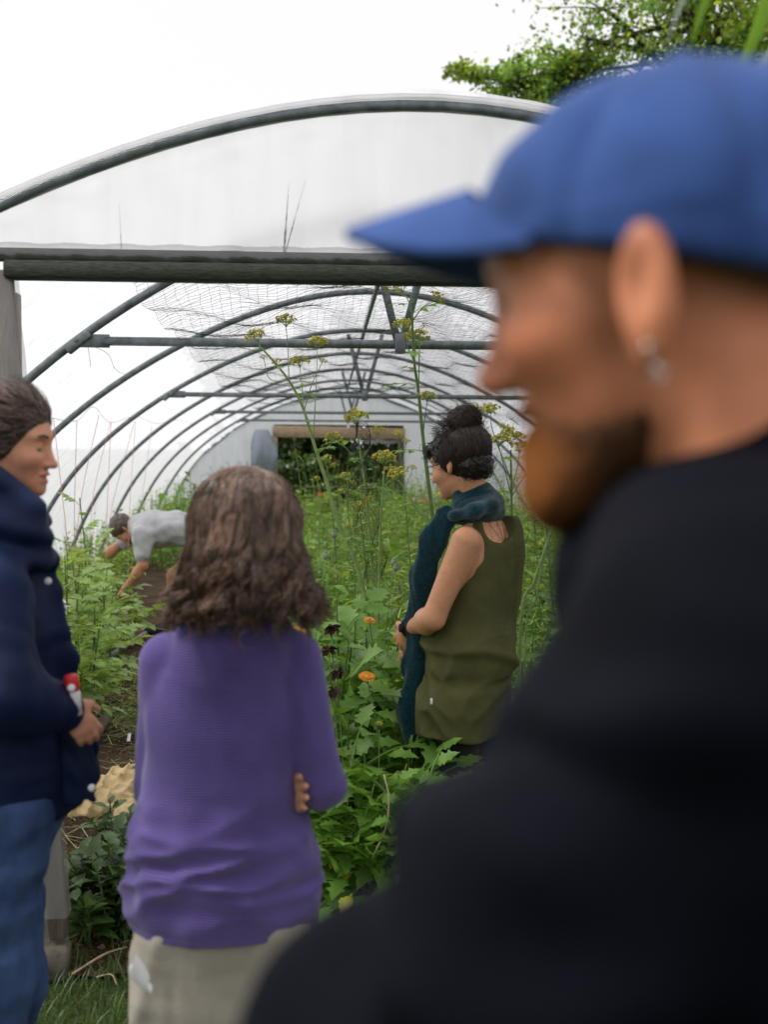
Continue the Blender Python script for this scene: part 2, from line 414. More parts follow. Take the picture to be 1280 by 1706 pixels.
def head_sdf(p, nose=1.0, smile=0.0, neck=True, ears=True, female=False, crown=1.0, ear=1.0, edz=0.0):
    """a head facing +x: eyes at z=0, chin at z=-.115, crown at z=.115"""
    q = p.copy(); q[:, 1] = np.abs(q[:, 1])
    d = ell(p, (-.008, 0, .028 - .088 * (1 - crown) * .4), (.099, .076 if crown == 1 else .070, .088 * crown))
    d = smin(d, ell(p, (.030, 0, -.032), (.062, .060, .084)), .03)
    d = smin(d, ell(p, (.040, 0, -.078), (.047, .047 if not female else .043, .036)), .03)
    d = smin(d, ell(p, (.078, 0, -.106), (.018, .020, .015)), .025)
    d = smin(d, cone(q, (.086, 0, .024), (.068, .045, .022), .011, .010), .02)
    d = smin(d, ell(q, (.060, .040, -.036 + .006 * smile), (.030, .024, .024)), .022)
    d = smax(d, -ell(q, (.100, .031, -.001), (.018, .018, .012)), .016)
    d = smin(d, ell(q, (.073, .0305, -.001), (.0155, .0155, .0135)), .004)
    n0, n1 = (.088, 0, .004), (.1055 + .008 * (nose - 1), 0, -.037)
    d = smin(d, cone(p, n0, n1, .0085, .0105), .012)
    d = smin(d, ell(p, (.110 + .010 * (nose - 1), 0, -.040), (.0115, .0105, .0095)), .008)
    d = smin(d, ell(q, (.099, .0125, -.044), (.011, .007, .0075)), .006)
    d = smin(d, ell(p, (.091, 0, -.0665), (.012, .022, .0075)), .008)
    d = smin(d, ell(p, (.088, 0, -.0815), (.012, .019, .0075)), .008)
    zm = -.0735 + (3.0 * q[:, 1] ** 2 if smile else 0); qm = q.copy(); qm[:, 2] = q[:, 2] - zm
    d = smax(d, -ell(qm, (.098, .0, 0), (.012 + .010 * max(0, smile - .95) * 20, .026 + .006 * smile, .0022 + .0025 * smile)), .004)
    if smile: d = smax(d, -cone(q, (.098, .019, -.048), (.074, .040, -.084), .0035 * smile, .003 * smile), .006)
    if ears:
        er = np.array(Matrix.Rotation(-.18, 3, 'Y') @ Matrix.Rotation(-.38, 3, 'Z'))
        k_ = ear; e = ell(q, (-.010 - edz * .4 + .035 * (k_ - 1), .081 + .035 * (k_ - 1), -.008 + edz - .05 * (k_ - 1)), (.0150 * k_, .0085 * k_, .031 * k_), er)
        e = smax(e, -ell(q, (-.006 - edz * .4 + .035 * (k_ - 1), .092 + .045 * (k_ - 1), -.003 + edz - .05 * (k_ - 1)), (.0088 * k_, .0075 * k_, .019 * k_), er), .004)
        e = smin(e, ell(q, (-.004 - edz * .4 + .03 * (k_ - 1), .078 + .03 * (k_ - 1), -.036 + edz - .08 * (k_ - 1)), (.008, .006, .009)), .008)
        d = smin(d, e, .007)
    return d

def hand_sdf(P, wrist, fdir, ndir, side, curl=.5, L=.185, spread=.1):
    """palm with four fingers and a thumb; fdir to the fingertips, ndir out of the palm, side towards the thumb"""
    f = nrm(np.asarray(fdir, float)); nn = nrm(np.asarray(ndir, float) - f * np.dot(ndir, f)); sdir = nrm(np.asarray(side, float) - f * np.dot(side, f) - nn * np.dot(side, nn))
    k = L / .185; wrist = np.asarray(wrist, float)
    R = np.stack([f, sdir, nn], 1)
    d = ell(P, wrist + f * .045 * k, np.array((.055, .042, .016)) * k, R)
    d = smin(d, cone(P, wrist - f * .02, wrist + f * .02 * k, .026 * k, .028 * k), .02)
    for i, (o, ln) in enumerate(((.030, .070), (.010, .078), (-.010, .074), (-.029, .060))):
        a = wrist + f * (.085 - .006 * abs(i - 1.2)) * k + sdir * o * k
        dr = nrm(f + sdir * spread * (1.5 - i) * .3); pts = [a]; ang = 0.0
        for sg, fr in enumerate((.45, .32, .23)):
            ang += curl * (.7 if sg == 0 else .9)
            pts.append(pts[-1] + (dr * math.cos(ang) + nn * math.sin(ang)) * ln * fr * k)
        d = smin(d, chain(P, pts, [.0098 * k, .009 * k, .0082 * k, .007 * k], .004), .006)
    a = wrist + f * .022 * k + sdir * .028 * k
    b = a + (f * .55 + sdir * .65 + nn * .25) * .042 * k; c = b + (f * .85 + sdir * .25 + nn * .3 * (1 + curl)) * .034 * k
    d = smin(d, chain(P, [a, b, c], [.015 * k, .0115 * k, .0085 * k], .006), .014)
    return d

def strands(mb, roots, paths, r, col, sides=3):
    """paths: (K, n, 3) strand centre lines; r: (n,) radii; col: (K, 3)"""
    K, n, _ = paths.shape
    T = np.zeros_like(paths); T[:, 1:-1] = paths[:, 2:] - paths[:, :-2]; T[:, 0] = paths[:, 1] - paths[:, 0]; T[:, -1] = paths[:, -1] - paths[:, -2]
    T = nrm(T); ref = nrm(np.tile(A(.37, .61, .7), (K, 1)))[:, None]
    N = nrm(np.cross(T, ref)); Bn = np.cross(T, N)
    a = np.arange(sides) * 2 * PI / sides
    r = np.broadcast_to(r, (K, n))
    V = paths[:, :, None] + r[:, :, None, None] * (np.cos(a)[None, None, :, None] * N[:, :, None] + np.sin(a)[None, None, :, None] * Bn[:, :, None])
    i, j = np.meshgrid(np.arange(n - 1), np.arange(sides), indexing='ij'); k = (j + 1) % sides
    q = np.stack([i * sides + j, i * sides + k, (i + 1) * sides + k, (i + 1) * sides + j], -1).reshape(-1, 4)
    Q = (np.arange(K)[:, None, None] * (n * sides) + q[None]).reshape(-1, 4)
    mb.add(V.reshape(-1, 3), Q, None, np.repeat(np.asarray(col, float), n * sides, 0))
    return mb

# ------------------------------------------------------------------ ground
def soil_material(name, c1, c2, c3):
    m = bpy.data.materials.new(name); m.use_nodes = True
    n, l = m.node_tree.nodes, m.node_tree.links; b = n['Principled BSDF']
    tc = n.new('ShaderNodeTexCoord')
    n1 = n.new('ShaderNodeTexNoise'); n1.inputs['Scale'].default_value = 3.5; n1.inputs['Detail'].default_value = 9
    n2 = n.new('ShaderNodeTexNoise'); n2.inputs['Scale'].default_value = 70; n2.inputs['Detail'].default_value = 6
    for q in (n1, n2): l.new(tc.outputs['Object'], q.inputs['Vector'])
    r1 = n.new('ShaderNodeValToRGB'); l.new(n1.outputs['Fac'], r1.inputs[0])
    r1.color_ramp.elements[0].position = .35; r1.color_ramp.elements[1].position = .65
    r1.color_ramp.elements[0].color = (*c1, 1); r1.color_ramp.elements[1].color = (*c2, 1)
    r2 = n.new('ShaderNodeValToRGB'); l.new(n2.outputs['Fac'], r2.inputs[0])
    r2.color_ramp.elements[0].position = .58; r2.color_ramp.elements[1].position = .72
    r2.color_ramp.elements[0].color = (0, 0, 0, 1); r2.color_ramp.elements[1].color = (1, 1, 1, 1)
    mx = n.new('ShaderNodeMixRGB'); l.new(r2.outputs[0], mx.inputs[0]); l.new(r1.outputs[0], mx.inputs[1]); mx.inputs[2].default_value = (*c3, 1)
    l.new(mx.outputs[0], b.inputs['Base Color']); b.inputs['Roughness'].default_value = .95; b.inputs['Specular IOR Level'].default_value = .1
    bp = n.new('ShaderNodeBump'); bp.inputs['Strength'].default_value = .9; bp.inputs['Distance'].default_value = .02
    l.new(n2.outputs['Fac'], bp.inputs['Height']); l.new(bp.outputs[0], b.inputs['Normal'])
    return m
M['lawn'] = soil_material('lawn_ground', (.03, .045, .015), (.05, .075, .02), (.08, .085, .04))
M['soil'] = soil_material('garden_soil', (.050, .031, .020), (.095, .060, .038), (.22, .17, .11))
mb = MB(); g = 400.0
mb.add([(-g, -g, 0), (g, -g, 0), (g, g, 0), (-g, g, 0)], [(0, 1, 2, 3)])
mb.build('ground', M['lawn'], kind='structure')
def sheet(x0, x1, y0, y1, nx, ny, zf):
    X, Y = np.meshgrid(np.linspace(x0, x1, nx), np.linspace(y0, y1, ny), indexing='ij')
    P = np.stack([X.ravel(), Y.ravel(), np.zeros(X.size)], 1).astype(np.float32); P[:, 2] = zf(P)
    i, j = np.meshgrid(np.arange(nx - 1), np.arange(ny - 1), indexing='ij')
    Q = np.stack([i * ny + j, (i + 1) * ny + j, (i + 1) * ny + j + 1, i * ny + j + 1], -1).reshape(-1, 4)
    return P.astype(float), Q
def soil_z(P): return .022 + .012 * noise(P, .5, 1) + .006 * noise(P, .17, 2)
V, Q = sheet(-3.0, 3.5, 3.35, 23.0, 90, 240, soil_z)
MB().add(V, Q).build('soil_bed', M['soil'], kind='structure')

# ------------------------------------------------------------------ polytunnel
RX = at(706, 155, 3.4)[0] + .0
PU = np.array([0, .17, .35, .52, .69, .86, 1.0, 1.19, 1.36, 1.53, 1.64, 1.74, 1.83, 1.88])
PZ = np.array([.762, .745, .70, .63, .545, .442, .345, .190, .02, -.20, -.40, -.66, -.95, -1.15])
HY = [3.40, 5.35, 7.65, 10.2, 12.7, 15.3, 17.85, 20.4, 22.7]
HS = [1.70, 1.49, 1.637, 1.729, 1.785, 1.842, 1.885, 1.913, 1.925]
HZ = [1.375, 1.48, 1.417, 1.417, 1.417, 1.417, 1.417, 1.425, 1.425]
RIDGE = [RX, .305, .285, .284, .284, .284, .284, .284, .284]
def section(k, off=0.0, n=29):
    """hoop k as a polyline from its left foot over the ridge to its right foot"""
    s = np.linspace(-1, 1, n)
    arc = np.concatenate([[0], np.cumsum(np.hypot(np.diff(PU), np.diff(PZ)))]); arc /= arc[-1]
    u = np.interp(np.abs(s), arc, PU) * np.sign(s); z = np.interp(np.abs(s), arc, PZ)
    for _ in range(2):
        zz = z.copy(); uu = u.copy(); zz[1:-1] = (z[:-2] + 2 * z[1:-1] + z[2:]) / 4; uu[1:-1] = (u[:-2] + 2 * u[1:-1] + u[2:]) / 4; z, u = zz, uu
    sx = np.where(u < 0, HS[k], HS[k] * .97)
    x = RIDGE[k] + u * sx; zw = CAMZ + z * HZ[k]
    P = np.stack([x, np.full(n, HY[k]), zw], 1); P[0, 2] = P[-1, 2] = -.02
    if off:
        T = np.zeros_like(P); T[1:-1] = P[2:] - P[:-2]; T[0] = P[1] - P[0]; T[-1] = P[-1] - P[-2]; T = nrm(T)
        N = np.stack([-T[:, 2], np.zeros(n), T[:, 0]], 1); P = P + N * off
    return P
tunnel = thing('polytunnel', 'large polythene growing tunnel with steel hoops and open doorway', 'polytunnel', (RX, HY[0], 0))
for k in range(9):
    tube(MB(), spline(section(k), 80), .021 if k else .018, 8).build('hoop', M['steel'], tunnel)
rp = np.array([section(k)[14] + A(.0, 0, -.045) for k in range(9)])
tube(MB(), spline(rp[1:], 50), .017, 8).build('ridge_pole', M['steel'], tunnel)
# cover sheet lofted over the hoops, sagging a little between them
secs = []; 
for k in range(8):
    a, b = section(k, .03, 57), section(k + 1, .03, 57)
    ns = 8
    for i in range(ns):
        t = i / ns; p = a * (1 - t) + b * t
        sag = math.sin(t * PI) * .035
        c = A(RIDGE[k], p[0, 1], 0.9); dirv = nrm((c - p) * A(1, 0, 1)); p = p + dirv * sag; secs.append(p)
secs.append(section(8, .03, 57))
V = np.concatenate(secs); ns, m = len(secs), 57
V[:, 0] += .006 * noise(V.astype(np.float32), .6, 2)
i, j = np.meshgrid(np.arange(ns - 1), np.arange(m - 1), indexing='ij')
Q = np.stack([i * m + j, i * m + j + 1, (i + 1) * m + j + 1, (i + 1) * m + j], -1).reshape(-1, 4)
MB().add(V, Q).build('cover_sheet', M['film'], tunnel)
# rolled edge of the sheet over the front hoop and its repair tape
fr = spline(section(0, .012), 80)
for a0, a1, nm, mt in ((0, 80, 'edge_roll', M['film']),):
    tube(MB(), fr[a0:a1] + A(0, -.012, .012), .008, 7).build(nm, M['gable'], tunnel)
# tie bars with flattened ends, V struts
def tie_bar(k, zbar, x0, x1, vtop=True):
    y = HY[k]; mbb = MB()
    tube(mbb, [(x0 + .10, y, zbar), (x1 - .10, y, zbar)], .021, 8)
    for xa, xb in ((x0, x0 + .12), (x1, x1 - .12)):
        beam(mbb, (xa - .02 * np.sign(xb - xa), y, zbar), (xb, y, zbar), .012, .062, bevel=.003)
    bar = mbb.build('tie_bar', M['steel'], tunnel)
    for xa in (x0, x1):
        br = MB(); s = 1 if xa == x0 else -1
        tube(br, [(xa - .03 * s, y - .03, zbar + .0), (xa - .03 * s, y + .03, zbar)], .011, 8)
        beam(br, (xa - .075 * s, y, zbar - .05), (xa + .03 * s, y, zbar + .035), .05, .035, bevel=.004)
        br.build('bracket', M['steel'], bar)
    xr = RIDGE[k] + .02; top = section(k)[14]
    for s in (-1, 1):
        v = MB(); beam(v, (xr + .012 * s, y - .012 * s, zbar + .02), (xr + .155 * s, y - .012 * s, top[2] - .035), .036, .008, up=(0, 1, 0), bevel=.001)
        v.build('strut', M['steel'], bar)
    pl = MB(); beam(pl, (xr, y - .022, zbar - .045), (xr, y - .022, zbar + .05), .012, .05, up=(1, 0, 0), bevel=.003); pl.build('plate', M['steel'], bar)
for k, (pl, pr) in {1: ((140, 568), (870, 581)), 3: ((290, 657), (905, 664)), 5: ((358, 686), (815, 691)), 7: ((398, 700), (770, 704))}.items():
    a = at(*pl, HY[k]); 
    sec = section(k); zb = a[2]
    up = sec[14:]; xr = np.interp(-zb, -up[:, 2], up[:, 0])
    lf = sec[:15]; xl = np.interp(zb, lf[:, 2], lf[:, 0])
    tie_bar(k, zb, xl + .03, xr - .03)

# front wall: header, posts, gable film, side panels
HB = at(400, 472, 3.4)[2]
xl0, xr0 = at(22, 465, 3.4)[0], RX * 2 - at(22, 465, 3.4)[0]
tilt = math.radians(.25)
mbb = MB(); beam(mbb, (xl0 - .02, 3.40, HB + .028), (xr0, 3.40, HB + .028), .075, .052, bevel=.006); mbb.build('header_board', M['oldwood'], tunnel)
mbb = MB(); beam(mbb, (xl0 - .35, 3.405, HB + .074), (xr0 + .35, 3.405, HB + .074), .05, .036, bevel=.006); mbb.build('header_batten', M['oldwood'], tunnel)
# film wrapped round the batten: rippled
nx = 240; xs = np.linspace(xl0 - .3, xr0 + .3, nx); prof = [(-.010, .034), (-.026, .022), (-.034, .008), (-.034, -.008), (-.030, -.018)]
V = []
for i, x in enumerate(xs):
    for q, (dy, dz) in enumerate(prof):
        w = .0012 * math.sin(x * 61 + 3.1 * math.sin(x * 7.3) + q * 1.9) + .0012 * math.sin(x * 147 + 4 * math.sin(x * 11) + q * 2.3) + .0015 * math.sin(x * 260 + 5 * math.sin(x * 19) + q)
        V.append((x - dz * .9, 3.402 + dy + w, HB + .074 + dz + .002 * math.sin(x * 40)))
Q = [(i * 5 + j, i * 5 + j + 1, (i + 1) * 5 + j + 1, (i + 1) * 5 + j) for i in range(nx - 1) for j in range(4)]
MB().add(V, Q).build('wrapped_film', M['wrap'], tunnel)
# gable film between header and arch
arc0 = section(0, -.004, 161); arc0 = arc0[arc0[:, 2] > HB + .10]
rows = 26; V = []
for i, p in enumerate(arc0):
    for r in range(rows):
        t = r / (rows - 1); z = HB + .094 + (p[2] - HB - .094) * t
        xx = p[0]
        cr = .010 * math.exp(-((xx - at(475, 400, 3.4)[0] - .06 * t) / .012) ** 2) * (1 - t) + .006 * math.exp(-((xx - at(203, 400, 3.4)[0]) / .008) ** 2) * (1 - t)
        V.append((xx, 3.392 - cr - .006 * math.sin(xx * 21) * (1 - t) * t * 4, z))
n = len(arc0); Q = [(i * rows + j, i * rows + j + 1, (i + 1) * rows + j + 1, (i + 1) * rows + j) for i in range(n - 1) for j in range(rows - 1)]
MB().add(V, Q).build('gable_sheet', M['gable'], tunnel)
# flat grey strips along the creases on the gable film
M['crease_grey'] = mat('crease_grey', (.52, .51, .47), rough=.95, var=.5, scale=60)
for (pa, pb, pc, w) in (((473, 425), (478, 390), (482, 300), .0032), ((476, 420), (488, 370), (512, 290), .0018), ((203, 430), (201, 400), (198, 330), .0012)):
    c = MB(); pts = spline([at(*q, 3.388) for q in (pa, pb, pc)], 18)
    leaves(c, pts[:1], [pts[-1] - pts[0]], [(0, -1, 0)], np.linalg.norm(pts[-1] - pts[0]), w, [1, .8, 1.1, .6, .5, .3, .2, 0], bend=0, fold=0)
    c.build('crease_strip', M['crease_grey'], tunnel)
# left door post, leaning, wrapped in film, with a second board beside it
pt, pbm = at(4, 452, 3.42), at(99, 1560, 3.40)
mbb = MB(); beam(mbb, pt, pbm, .055, .05, up=(0, 1, 0), bevel=.006); post = mbb.build('door_post', M['postwood'], tunnel)
mbb = MB(); beam(mbb, pt + A(-.062, .05, 0), pbm + A(-.075, .06, -.06), .05, .05, up=(0, 1, 0), bevel=.006); mbb.build('side_board', M['darkwood'], tunnel)
pj = at(24, 478, 3.46); mbb = MB(); beam(mbb, pj + A(0.003, 0, -.02), at(28, 650, 3.46) + A(0, 0, -.5), .02, .06, up=(0, 1, 0), bevel=.004); mbb.build('jamb_board', M['tanwood'], tunnel)
# crinkled film round the post
nL = 70; V = []
ax = pbm - pt; ln = np.linalg.norm(ax); axn = ax / ln
for i in range(nL):
    t = i / (nL - 1); c = pt + ax * (t * .965)
    for q, (dx, dy) in enumerate(((-.04, .03), (-.038, -.031), (-.016, -.036), (.010, -.037), (.032, -.033), (.038, .0), (.036, .033))):
        w = .0022 * math.sin(t * 31 + q * 2.1 + 3 * math.sin(t * 13)) + .0014 * math.sin(t * 83 + q * 5 + 2 * math.sin(t * 29))
        V.append(c + A(dx + w * .6, dy + w, 0))
Q = [(i * 7 + j, i * 7 + j + 1, (i + 1) * 7 + j + 1, (i + 1) * 7 + j) for i in range(nL - 1) for j in range(6)]
MB().add(V, Q).build('post_film', M['postfilm'], post)
mbb = MB(); beam(mbb, (xr0, 3.41, -.02), (xr0, 3.41, HB), .09, .06, up=(0, 1, 0), bevel=.006); mbb.build('door_post', M['postwood'], tunnel)
# film panels beside the doorway
for sgn in (-1, 1):
    sec = section(0, -.004, 161); side = sec[:80] if sgn < 0 else sec[81:][::-1]
    side = side[(side[:, 2] < HB + .12)]
    xi = (lambda z: pt[0] - .03 + (pbm[0] - pt[0]) * (pt[2] - z) / (pt[2] - pbm[2])) if sgn < 0 else (lambda z: xr0)
    V = []; 
    for p in side:
        for r in range(8):
            t = r / 7; V.append((p[0] * (1 - t) + xi(p[2]) * t, 3.395 + .01 * math.sin(t * 9 + p[2] * 3), p[2]))
    n = len(side); Q = [(i * 8 + j, i * 8 + j + 1, (i + 1) * 8 + j + 1, (i + 1) * 8 + j) for i in range(n - 1) for j in range(7)]
    MB().add(V, Q).build('side_sheet', M['gable'], tunnel)
# footing block under the post
fb = thing('footing_block', 'weathered grey concrete block under the left door post', 'block', tuple(pbm * A(1, 1, 0)))
M['concrete'] = mat('old_concrete', (.13, .115, .09), rough=.95, var=.35, scale=20, bump=.5, bscale=40)
mbb = MB(); box(mbb, (pbm[0] - .05, 3.38, .045), (.17, .12, .10), np.array(Matrix.Rotation(.12, 3, 'Z')), .014); mbb.build('block', M['concrete'], fb)

# far end wall with its doorway
YE = 22.68
dl, dr_ = at(457, 760, YE)[0], at(672, 760, YE)[0]; dt = at(560, 727, YE)[2]; dt2 = at(560, 708, YE)[2]
arcE = section(8, -.01, 121); V = []; Q = []
def wall_strip(x0, x1, zlow):
    xs = np.linspace(x0, x1, 14); up = []
    le, re_ = arcE[:61], arcE[60:]
    for x in xs:
        z = np.interp(x, arcE[:, 0], arcE[:, 2]); up.append(z)
    V = []; 
    for x, z in zip(xs, up):
        for r in range(6): V.append((x, YE + .01 * math.sin(x * 7 + r), zlow + (z - zlow) * r / 5))
    Q = [(i * 6 + j, i * 6 + j + 1, (i + 1) * 6 + j + 1, (i + 1) * 6 + j) for i in range(13) for j in range(5)]
    return MB().add(V, Q)
wall_strip(arcE[0, 0] + .02, dl, 0).build('end_sheet', M['endfilm'], tunnel)
wall_strip(dr_, arcE[-1, 0] - .02, 0).build('end_sheet', M['endfilm'], tunnel)
wall_strip(dl, dr_, dt2).build('end_sheet', M['endfilm'], tunnel)
b1 = MB(); beam(b1, (dl - .03, YE - .03, dt + .09), (dr_ + .03, YE - .03, dt + .06), .06, dt2 - dt, bevel=.008); b1.build('lintel', M['tanwood'], tunnel)
b1 = MB(); beam(b1, (dl + .02, YE - .02, 0), (dl + .02, YE - .02, dt - .02), .09, .07, up=(0, 1, 0), bevel=.008); b1.build('door_jamb', M['tanwood'], tunnel)
b1 = MB(); beam(b1, (dr_ - .05, YE - .02, 0), (dr_ - .05, YE - .02, dt - .02), .13, .07, up=(0, 1, 0), bevel=.008); b1.build('door_jamb', M['darkwood'], tunnel)
b1 = MB(); beam(b1, (dl, YE - .06, at(600, 811, YE)[2]), (dr_, YE - .06, at(600, 811, YE)[2]), .02, .025, bevel=.004); b1.build('door_rail', M['concrete'], tunnel)
# blue-grey film bunched at the left of the far doorway, a scrap of white film at its top right
bx = at(437, 740, YE)[0]; 
V = []; nz_, na = 18, 14
for i in range(nz_):
    t = i / (nz_ - 1); z = at(437, 716, YE)[2] * (1 - t) + at(437, 815, YE)[2] * t; r = .12 + .14 * math.sin(min(1, t * 1.5) * PI * .8)
    for j in range(na):
        a = j * 2 * PI / na; rr = r * (1 + .18 * math.sin(3 * a + t * 4)); V.append((bx + .05 * t + rr * math.cos(a), YE - .2 + rr * .5 * math.sin(a), z))
Q = [(i * na + j, i * na + (j + 1) % na, (i + 1) * na + (j + 1) % na, (i + 1) * na + j) for i in range(nz_ - 1) for j in range(na)]
MB().add(V, Q).build('bunched_film', M['bluefilm'], tunnel)
V = []; 
for i in range(16):
    x = at(607 + 56 * i / 15, 735, YE - .05)[0]
    for j in range(4): V.append((x, YE - .07 + .015 * math.sin(i * 1.3 + j), at(640, 733 + 2.0 * j + 1.2 * math.sin(i * .7), YE)[2]))
Q = [(i * 4 + j, i * 4 + j + 1, (i + 1) * 4 + j + 1, (i + 1) * 4 + j) for i in range(15) for j in range(3)]
MB().add(V, Q).build('film_scrap', M['gable'], tunnel)

# ------------------------------------------------------------------ bird net draped over the tie bars and hanging on the right
def net_mesh(S, nu, nv, r=.0007):
    """square-mesh net on the surface S(u, v), u and v counted in cells; each cord a thin three-sided tube"""
    mbn = MB()
    U, W = np.meshgrid(np.arange(nu + 1), np.arange(nv + 1), indexing='ij')
    P = S(U.ravel() / nu, W.ravel() / nv).reshape(nu + 1, nv + 1, 3)
    P = P + RNG.normal(size=P.shape) * .0025
    ones = np.ones((1, 3))
    for G in (P, P.transpose(1, 0, 2)):
        strands(mbn, None, G, np.full(G.shape[1], r), np.ones((len(G), 3)))
    return mbn
barz = at(400, 571, HY[1])[2]
y0n, y1n = 3.48, 13.2
le_y = np.array([3.48, 5.35, 10.2, 13.2]); le_x = np.array([at(222, 474, 3.48)[0], at(300, 560, 5.35)[0], at(400, 640, 10.2)[0], at(430, 665, 13.2)[0]])
def roof_net(u, v):
    y = y0n + (y1n - y0n) * v
    xl = np.interp(y, le_y, le_x); xr = 1.62 + 0 * y
    x = xl + (xr - xl) * u
    ph = np.interp(y, [3.48, 5.35, 10.2, 15.3], [0, 1, 2, 3]) 
    sag = .10 * np.sin((ph % 1) * PI)
    zb = np.interp(y, [3.48, 5.35, 10.2, 15.3], [HB + .03, barz + .025, at(400, 658, 10.2)[2] + .025, at(400, 687, 15.3)[2] + .025])
    mid = .16 * np.sin(np.clip(u, 0, 1) * PI) * (.4 + .6 * np.abs(np.sin(ph * PI)))
    z = zb - sag * .6 + mid + .02 * np.sin(x * 9 + y * 3) + .012 * np.sin(x * 21 - y * 7)
    edge = np.clip((u - .72) / .28, 0, 1)
    z = z - .25 * edge ** 2
    return np.stack([x, y, z], -1)
net = thing('bird_net', 'black bird net slung over the tie bars under the tunnel roof', 'net', (0.3, 3.5, 0))
net_mesh(roof_net, 66, 250, .0006).build('roof_panel', M['net'], net)
# right-hand curtain, in front of the woman in olive, drawn in to a gathered tail
ctop = at(860, 600, 3.62); 
def curtain(u, v):
    x = .60 + .70 * u; 
    y = 3.60 + .10 * np.sin(u * 7) + .05 * np.sin(u * 17 + v * 2) + .25 * u
    z = (HB - .02) * (1 - v) + .95 * v + .03 * np.sin(u * 9)
    return np.stack([x - .10 * v + .02 * np.sin(v * 9 + u * 5), y, z], -1)
net_mesh(curtain, 31, 48, .0004).build('curtain', M['net'], net)
gt, gb = at(598, 705, 5.2), at(622, 968, 5.2)
def gather(u, v):
    w = .025 + .045 * np.sin(np.clip(v, 0, 1) * PI * .9) ** .7
    x = gt[0] + (gb[0] - gt[0]) * v + (u - .5) * 2 * w + .015 * np.sin(v * 9) + .012 * np.sin(v * 23 + u * 8)
    y = 5.2 + .05 * np.sin(u * 19 + v * 3)
    z = gt[2] + (gb[2] - gt[2]) * v
    return np.stack([x, y, z], -1)
net_mesh(gather, 30, 60, .0006).build('gathered_tail', M['net'], net)

# ------------------------------------------------------------------ people
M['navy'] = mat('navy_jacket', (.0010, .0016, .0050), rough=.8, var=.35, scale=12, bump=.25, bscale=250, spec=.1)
M['rain'] = mat('navy_raincoat', (.0042, .0115, .048), rough=.6, var=.25, scale=9, bump=.12, bscale=200, spec=.2)
M['cap'] = mat('blue_cotton', (.030, .070, .225), rough=.85, var=.22, scale=16, bump=.12, bscale=500, spec=.12, sheen=.1)
M['purple'] = None
M['trouser'] = mat('stone_cotton', (.36, .33, .28), rough=.9, var=.12, scale=10, bump=.3, bscale=300, spec=.1)
M['jeans'] = mat('blue_denim', (.050, .086, .195), rough=.9, var=.4, scale=14, bump=.4, bscale=400, spec=.1, stretch=(1.2, 1.2, .6))
M['olive'] = mat('olive_linen', (.088, .088, .035), rough=.9, var=.16, scale=14, bump=.35, bscale=350, spec=.12)
M['teal'] = mat('teal_wool', (.0025, .038, .055), rough=.95, var=.4, scale=60, bump=.7, bscale=220, spec=.08, sheen=.3)
M['beard'] = mat('beard', (1, 1, 1), rough=.95, var=.3, scale=160, use_col=True, spec=.05, bump=.6, bscale=500)
M['black'] = mat('black_cloth', (.012, .012, .013), rough=.9, var=.2)
M['tee'] = mat('pale_grey_cotton', (.50, .50, .52), rough=.95, var=.08, scale=12, bump=.3, bscale=200, spec=.1)
M['hair'] = mat('hair', (1, 1, 1), rough=.4, var=.2, scale=60, use_col=True, spec=.5)
M['silver'] = mat('silver', (.42, .41, .40), rough=.25, metallic=1.0, var=.05)
M['white'] = mat('white_plastic', (.8, .8, .8), rough=.4, var=.03)
M['red'] = mat('red_plastic', (.62, .035, .03), rough=.35, var=.08)
M['boot'] = mat('dark_boot', (.015, .015, .018), rough=.7)
M['sock'] = mat('coral_sock', (.72, .27, .20), rough=.95, var=.2, scale=5, stretch=(1, 1, 30))
M['shorts'] = mat('dark_shorts', (.03, .035, .05), rough=.9)
def knit_material():
    m = mat('purple_knit', (.098, .070, .235), rough=.95, var=.16, scale=9, spec=.08, sheen=.25)
    n, l = m.node_tree.nodes, m.node_tree.links; b = n['Principled BSDF']
    tc = n.new('ShaderNodeTexCoord'); wv = n.new('ShaderNodeTexWave'); wv.bands_direction = 'Z'; wv.inputs['Scale'].default_value = 62
    wv.inputs['Distortion'].default_value = .6; wv.inputs['Detail'].default_value = 1; l.new(tc.outputs['Object'], wv.inputs['Vector'])
    bp = n.new('ShaderNodeBump'); bp.inputs['Strength'].default_value = .6; bp.inputs['Distance'].default_value = .003
    l.new(wv.outputs['Color'], bp.inputs['Height']); l.new(bp.outputs[0], b.inputs['Normal'])
    return m
M['purple'] = knit_material()

